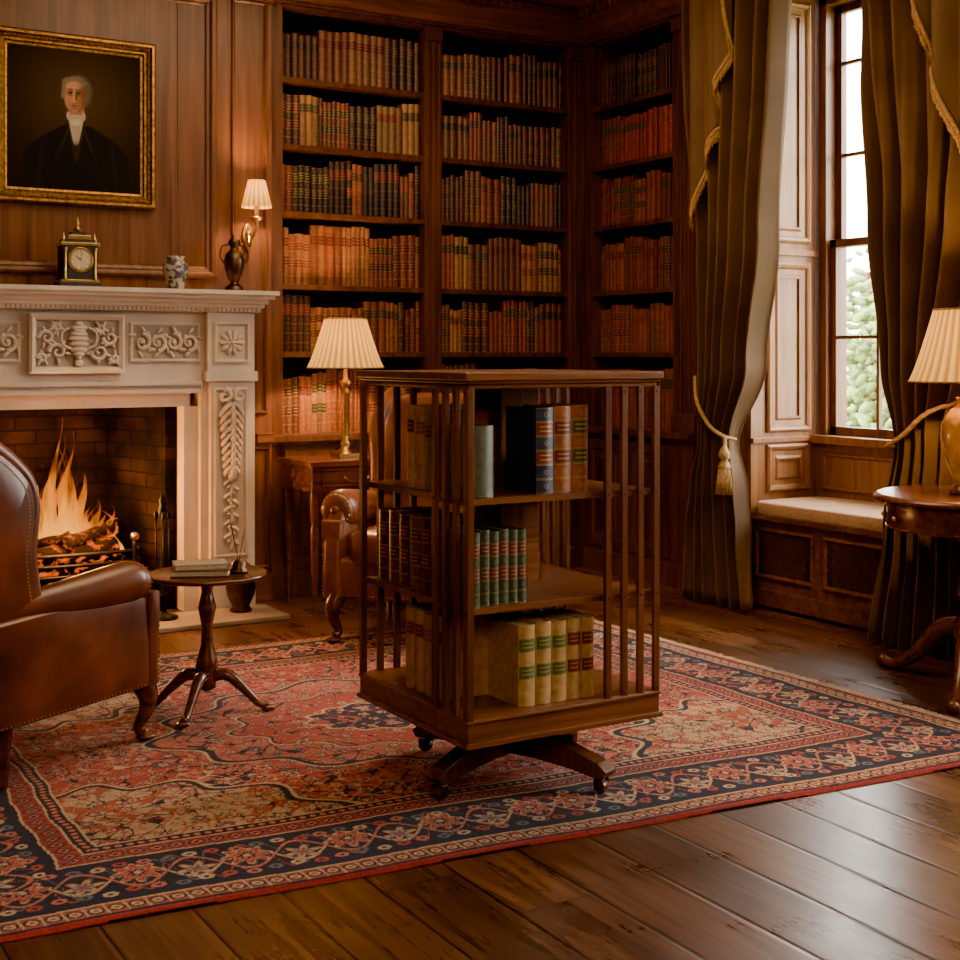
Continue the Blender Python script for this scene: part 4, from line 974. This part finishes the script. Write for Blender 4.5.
# ------------------------------------------------------------------ armchairs
def armchair(name,loc,ang,LE,armz=.515,top=.985,sc=1,ar=1.0,wx=-.045):
    T=Matrix.Translation((loc[0],loc[1],RZ))@Matrix.Rotation(ang,4,'Z')@Matrix.Diagonal((sc,sc,sc,1))
    b=MB(name,T)
    pillow(b,LE,(-.02,0,.26),(.315,.325,.085),.16,nu=40)
    pillow(b,LE,(.03,0,.385),(.285,.255,.075),.32,nu=36)
    Rb=Matrix.Rotation(-.16,3,'Y')
    pillow(b,LE,(-.33,0,(top+.25)/2),(.065,.31,(top-.25)/2+.01),.30,Rb,nu=36)
    for s in (-1,1):
        out=[(-.37,.18),(-.2,.178),(0,.178),(.2,.178),(.30,.18),(.312,.30),(.30,.42),(.25,armz+.0),(.05,armz-.01),(-.10,armz-.02),(-.38,armz-.03)]
        slab(b,LE,out,(0,s*.305,0),(1,0,0),(0,0,1),(0,s*1,0),.07,smooth=True,layers=((0,-.5),(.95,-.5),(1,-.35),(1,.30),(.985,.46),(.95,.56),(.6,.66),(0,.70)))
        P=[(-.27,.282,armz-.022),(-.15,.292,armz-.012),(0,.302,armz-.004),(.12,.310,armz+.004),(.19,.314,armz+.008),(.220,.315,armz+.006)]
        stube(b,LE,[(p[0],s*p[1],p[2]) for p in P],[r*ar for r in (.040,.052,.060,.065,.066,.060)],7,24)
        c=(.225,s*.315,armz+.005)
        tube(b,LE,[(.215,c[1],c[2]),(.230,c[1],c[2]),(.242,c[1],c[2]),(.248,c[1],c[2])],[.059*ar,.059*ar,.051*ar,.036*ar],24); ball(b,LE,(.248,c[1],c[2]),(.012,.02,.02),10)
        for k in range(20):
            a=2*pi*k/20; ball(b,BRASS,(.241,c[1]+.053*ar*math.cos(a),c[2]+.053*ar*math.sin(a)),.0042,6)
        slab(b,LE,[(-.035,.18),(.035,.18),(.038,.33),(.045,armz-.03),(-.045,armz-.03),(-.038,.33)],(.272,s*.312,0),(0,1,0),(0,0,1),(1,0,0),.05)
        wg=[(-.42,armz-.06),(-.13+wx,armz-.03),(-.150+wx,armz+.06),(-.160+wx,armz+.16),(-.148+wx,armz+.27),(-.165+wx,armz+.35),(-.215+wx,top-.065),(-.29+wx*.7,top-.02),(-.37,top+.005),(-.43,top)]
        wgs=[(p.x,p.y) for p in spline([(q[0],q[1],0) for q in wg],4)]
        slab(b,LE,wgs,(0,s*.288,0),(1,0,0),(0,0,1),(0,s,0),.07)
        stube(b,LE,[(q[0]+.002,s*.290,q[1]) for q in wg[1:]],[.032]*len(wg[1:]),5,12)
        for p in spline([(q[0],q[1],0) for q in wg[1:]],9):
            ball(b,BRASS,(p.x-.026,s*.322,p.y-.010),.0038,6)
        for k in range(42): ball(b,BRASS,(-.355+.655*k/41,s*.343,.190),.0042,6)
        for k in range(18): ball(b,BRASS,(.300,s*.346,.200+.24*k/17),.0040,6)
        stube(b,W_MAH,[(.255,s*.275,.22),(.292,s*.300,.155),(.292,s*.302,.10),(.266,s*.290,.045),(.280,s*.298,.022)],[.036,.036,.025,.017,.020],6,12)
        pillow(b,W_MAH,(.290,s*.300,.010),(.032,.028,.010),.8)
        stube(b,W_MAH,[(-.27,s*.27,.22),(-.278,s*.275,.12),(-.290,s*.28,.002)],[.030,.026,.021],5,8)
    for k in range(36): ball(b,BRASS,(.298,-.29+.58*k/35,.196),.0040,6)
    return b.obj(.004)
armchair('leather_armchair',(.905,4.35),math.atan2(.51,.86),LEATHER)
armchair('leather_armchair',(2.88,5.215),math.radians(-139),LEATHER2,.53,1.0,1.05,1.2,0)

# ------------------------------------------------------------------ tripod table
b=MB('tripod_table'); px,py=1.594,4.469
lathe(b,W_MAH,[(.19,0),(.205,.005),(.208,.014),(.200,.018),(.192,.012),(.0,.012)],px,py,.475,40)
lathe(b,W_MAH,[(.075,.476),(.07,.462),(.025,.45),(.018,.43),(.022,.41),(.032,.37),(.024,.33),(.018,.30),(.022,.24),(.036,.19),(.040,.165),(.026,.145),(.032,.13),(.030,.09),(.01,.08)],px,py,0,22)
for a in (math.radians(-31.2),math.radians(-31.2+180),math.radians(-31.2-100)):
    u=Vector((math.cos(a),math.sin(a),0)); c=Vector((px,py,RZ))
    stube(b,W_MAH,[c+u*.02+Vector((0,0,.12)),c+u*.07+Vector((0,0,.125)),c+u*.13+Vector((0,0,.075)),c+u*.18+Vector((0,0,.026)),c+u*.215+Vector((0,0,.018))],[.022,.021,.016,.013,.013],6,10)
    pillow(b,W_MAH,c+u*.215+Vector((0,0,.010)),(.024,.018,.010),.8)
b.obj()
def flatbook(b,c,L_,W_,t,ang,col):
    T=Matrix.Translation(c)@Matrix.Rotation(ang,4,'Z'); old=b.T; b.T=T
    def bx(x0,x1,y0,y1,z0,z1,m,cc=None): b.add([(x0,y0,z0),(x1,y0,z0),(x1,y1,z0),(x0,y1,z0),(x0,y0,z1),(x1,y0,z1),(x1,y1,z1),(x0,y1,z1)],BF,m,False,cc)
    bx(-L_/2,L_/2,-W_/2,W_/2,0,.003,BOOK,col); bx(-L_/2,L_/2,-W_/2,W_/2,t-.003,t,BOOK,col); bx(-L_/2+.004,L_/2-.004,-W_/2+.004,W_/2-.004,.003,t-.003,PAPER,col)
    bx(-L_/2,L_/2,W_/2-.004,W_/2,0,t,BOOK,col); b.T=old
b=MB('stacked_books'); flatbook(b,(1.575,4.47,.4885),.20,.14,.022,-.45,(.12,.05,.03)); flatbook(b,(1.57,4.475,.5115),.18,.125,.018,-.25,(.35,.27,.17)); b.obj()
b=MB('inkwell_and_quill')
lathe(b,BRONZE,[(.03,0),(.032,.008),(.022,.015),(.026,.03),(.016,.04),(.012,.045)],1.70,4.44,.4885,16)
for (dx,dy,h) in ((-.035,.01,.17),(.02,.0,.11)):
    stube(b,BLACK,[(1.70,4.44,.53),(1.70+dx*.5,4.44+dy,.53+h*.5),(1.70+dx,4.44+dy,.53+h)],[.002,.005,.002],6,6,flat=.3)
b.obj()

# ------------------------------------------------------------------ revolving bookcase
rb=bpy.data.objects.new('revolving_bookcase',None); scene.collection.objects.link(rb); C0=Vector((2.135,3.378,RZ)); rb.location=C0
H=.325
def child(b,bev=0):
    o=b.obj(bev)
    o.parent=rb; o.matrix_parent_inverse=Matrix.Translation(-C0); return o
cx,cy=C0.x,C0.y
b=MB('top')
for (e,z0,z1) in ((-.006,1.158,1.172),(.003,1.172,1.180),(.010,1.180,1.203)): box(b,W_REVH,cx-H-e,cx+H+e,cy-H-e,cy+H+e,z0,z1)
child(b,.004)
b=MB('base_slab')
for (e,z0,z1) in ((.0,.198,.275),(.008,.198,.212),(.004,.262,.272)): box(b,W_REVH,cx-H-e,cx+H+e,cy-H-e,cy+H+e,z0,z1)
child(b,.003)
LV=[.275,.567,.862]
b=MB('shelves')
for z in LV[1:]:
    box(b,W_REVH,cx-H+.02,cx+H-.02,cy-H+.02,cy+H-.02,z-.018,z)
box(b,W_REV,cx-.04,cx+.04,cy-.04,cy+.04,.275,1.158)
for z,zt in zip(LV,(LV[1]-.018,LV[2]-.018,1.158)):
    t=.006
    box(b,W_REVH,cx-.13,cx+.115,cy-.008,cy+.004,z,zt)
    box(b,W_REVH,cx-t,cx+t,cy-.115,cy+.115,z,z+.09)
    for (x0,y0,x1,y1) in ((cx-.122,cy+.02,cx-.11,cy+.20),(cx+.02,cy+.11,cx+.20,cy+.122)):
        box(b,W_REVH,x0,x1,y0,y1,z,z+.06)
child(b,.0015)
b=MB('slats')
offs=[.010,.068,.126,.184]
for k in range(4):
    R=Matrix.Translation((cx,cy,0))@Matrix.Rotation(k*pi/2,4,'Z'); b.T=R
    for o in offs:
        x=H-o; box(b,W_REV,x-.010,x+.010,-H-.002,-H+.012,.272,1.16)
        for z in (LV[1]-.009,LV[2]-.009,.285,1.145): ball(b,BLACK,(x,-H-.002,z),(.004,.003,.004),6)
    x=H-.010; box(b,W_REV,x-.002,x+.012,-H+.0,-H+.02,.272,1.16)
    for z in LV[1:]: box(b,W_REV,H-.20,H-.0,-H+.010,-H+.022,z-.018,z)
b.T=None
child(b,.002)
b=MB('cross_feet')
for k in range(4):
    a=math.radians(21)+k*pi/2; R=Matrix.Translation((cx,cy-.02,0))@Matrix.Rotation(a,4,'Z')@Matrix.Diagonal((1.10,1,1,1)); b.T=R
    prof=[(.0,.072),(.10,.074),(.22,.066),(.285,.056),(.315,.058),(.325,.078),(.30,.098),(.26,.110),(.20,.128),(.12,.150),(.05,.16),(0,.16)]
    prism(b,W_REV,prof,'y',-.028,.028)
    tube(b,BRONZE,[(.285,0,.060),(.29,0,.044)],.014,10)
    for s in (-1,1): box(b,BRONZE,.282,.308,s*.018-.002,s*.018+.002,.022,.052)
    tube(b,W_REV,[(.295,-.013,.0295),(.295,.013,.0295)],.0180,16)
b.T=None
lathe(b,W_REV,[(.06,.155),(.09,.165),(.09,.180),(.14,.186),(.14,.199)],cx,cy,0,24)
child(b,.002)
def setrow(b,O,U,N,specs,z,d=.155,gold=.6):
    u=0; O=Vector(O);Uv=Vector(U)
    for (w,h,col,lab) in specs:
        book(b,O+Uv*u+Vector((0,0,z+.001)),U,N,w,h,d,col,lab,.18,gold); u+=w+.0015
CRM=(.40,.22,.070);YEL=(.38,.21,.060);GRN=(.07,.10,.02);BLU=(.024,.036,.060);BRN=(.22,.068,.026);TAN=(.36,.18,.06);DKB=(.075,.024,.013);OLG=(.036,.052,.020);RDB=(.14,.02,.012)
b=MB('books')
YF=cy-H+.035; XL=cx-H+.035
setrow(b,(2.000,YF,0),(1,0,0),(0,-1,0),[(.056,.225,CRM,GRN),(.052,.228,CRM,GRN),(.050,.225,CRM,GRN),(.048,.228,CRM,RDB),(.042,.226,CRM,RDB)],LV[0],.175,.6)
setrow(b,(1.845,YF,0),(1,0,0),(0,-1,0),[(.028,.20,OLG,RDB),(.030,.205,OLG,DKB),(.028,.20,OLG,RDB),(.030,.205,(.042,.055,.020),RDB),(.028,.20,OLG,RDB),(.026,.20,OLG,RDB)],LV[1],.16,.6)
setrow(b,(2.058,YF,0),(1,0,0),(0,-1,0),[(.060,.240,BLU,(.16,.03,.015)),(.060,.243,(.28,.095,.032),RDB),(.054,.245,(.26,.085,.035),(.05,.06,.02))],LV[2],.165,.8)
setrow(b,(1.850,YF,0),(1,0,0),(0,-1,0),[(.070,.195,(.095,.105,.060),(.095,.105,.060))],LV[2],.16,.0)
setrow(b,(XL,3.485,0),(0,-1,0),(-1,0,0),[(.055,.235,TAN,RDB),(.055,.235,TAN,RDB),(.06,.23,YEL,BRN),(.05,.235,TAN,RDB)],LV[0],.16,.5)
setrow(b,(XL,3.665,0),(0,-1,0),(-1,0,0),[(.065,.21,DKB,RDB),(.07,.215,(.11,.035,.018),DKB),(.06,.21,DKB,RDB),(.07,.21,(.12,.040,.020),DKB),(.06,.215,DKB,RDB),(.06,.21,DKB,RDB)],LV[1],.16,.7)
setrow(b,(XL,3.475,0),(0,-1,0),(-1,0,0),[(.045,.24,TAN,DKB),(.06,.235,TAN,BRN),(.05,.225,(.2,.16,.08),RDB),(.05,.23,BRN,RDB)],LV[2],.16,.5)
setrow(b,(2.30,cy+H-.035,0),(-1,0,0),(0,1,0),[(.05,.23,OLG,RDB),(.05,.225,(.03,.05,.05),RDB),(.05,.23,OLG,RDB),(.05,.23,DKB,RDB)],LV[2],.14)
setrow(b,(2.25,cy+H-.035,0),(-1,0,0),(0,1,0),[(.05,.21,BRN,RDB),(.05,.20,DKB,RDB)],LV[1],.14)
child(b)

# ------------------------------------------------------------------ outside garden
LEAF=plain('foliage',(.20,.26,.085),.8,0,.7,1.2); GRASS=plain('lawn',(.22,.27,.11),.9,0,.3,1)
b=MB('garden_lawn'); box(b,GRASS,5.4,60,-30,40,-.9,-.8); b.obj()
b=MB('garden_trees'); rg=random.Random(5)
for k in range(9500):
    x=rg.uniform(14,17); y=rg.uniform(9,21); r=rg.uniform(.03,.10); top=1.2+1.0*math.sin(y*1.1)+.6*math.sin(y*2.7+1); z=-.7+r+(top+.9)*rg.random()**.75+ (abs(rg.gauss(0,.5)) if rg.random()<.35 else 0)
    ball(b,LEAF,(x,y,z),(r,r*1.4,r*.6),4,Matrix.Rotation(rg.uniform(-1.2,1.2),3,'X'))
for y in (11,14,18): tube(b,W_CASE,[(15.5,y,-.70),(15.5,y+.3,2.5)],[.2,.1],8)
b.obj()

# ------------------------------------------------------------------ lights
def pt(name,loc,e,col,r=.04):
    l=bpy.data.lights.new(name,'POINT'); l.energy=e; l.color=col; l.shadow_soft_size=r; o=bpy.data.objects.new(name,l); o.location=loc; scene.collection.objects.link(o); return o
WARM=(1,.56,.24)
pt('desk_lamp_light',(2.935,6.17,1.32),88,WARM,.03)
pt('right_lamp_light',(tx-.02,ty,1.29),75,WARM,.03)
pt('sconce_light',(2.49,6.26,2.07),38,WARM,.02)
pt('fire_light',(1.62,6.48,.64),55,(1,.38,.10),.10)
pt('fire_front_light',(1.62,6.22,.50),50,(1,.42,.13),.08)
def area(name,loc,rot,sx_,sy_,e,col):
    l=bpy.data.lights.new(name,'AREA'); l.shape='RECTANGLE'; l.size=sx_; l.size_y=sy_; l.energy=e; l.color=col; o=bpy.data.objects.new(name,l); o.location=loc; o.rotation_euler=rot; scene.collection.objects.link(o); return o
area('ceiling_fill_light',(2.5,4.4,3.33),(0,0,0),1.6,1.6,112,(1,.66,.38))  # added fill under the ceiling, out of view, to brighten the interior
area('rear_fill_light',(0.2,-.9,2.6),(math.radians(62),0,math.radians(-25)),2.2,1.4,135,(1,.76,.54))  # added fill behind the camera, lifts the dark front of the scene

w=bpy.data.worlds.new('world'); scene.world=w; w.use_nodes=True; nt=w.node_tree; bg=nt.nodes['Background']
tc=nt.nodes.new('ShaderNodeTexCoord'); sp=nt.nodes.new('ShaderNodeSeparateXYZ'); L(nt,tc.outputs['Generated'],sp.inputs[0])
mr=nt.nodes.new('ShaderNodeMapRange'); mr.inputs[1].default_value=-.2; mr.inputs[2].default_value=.3; L(nt,sp.outputs[2],mr.inputs[0])
mx=nt.nodes.new('ShaderNodeMixRGB'); mx.inputs[1].default_value=(24,23.5,21,1); mx.inputs[2].default_value=(43,41.5,38,1); L(nt,mr.outputs[0],mx.inputs['Fac']); L(nt,mx.outputs[0],bg.inputs['Color']); bg.inputs['Strength'].default_value=1

# ------------------------------------------------------------------ camera
cam=bpy.data.cameras.new('camera'); co=bpy.data.objects.new('camera',cam); scene.collection.objects.link(co)
cam.lens=50; cam.sensor_width=36; cam.shift_y=-.1302; co.location=(0,0,1.25); co.rotation_euler=(pi/2,0,math.radians(-31.2)); cam.clip_start=.05
cam.dof.use_dof=True; cam.dof.focus_distance=4.3; cam.dof.aperture_fstop=8
scene.camera=co
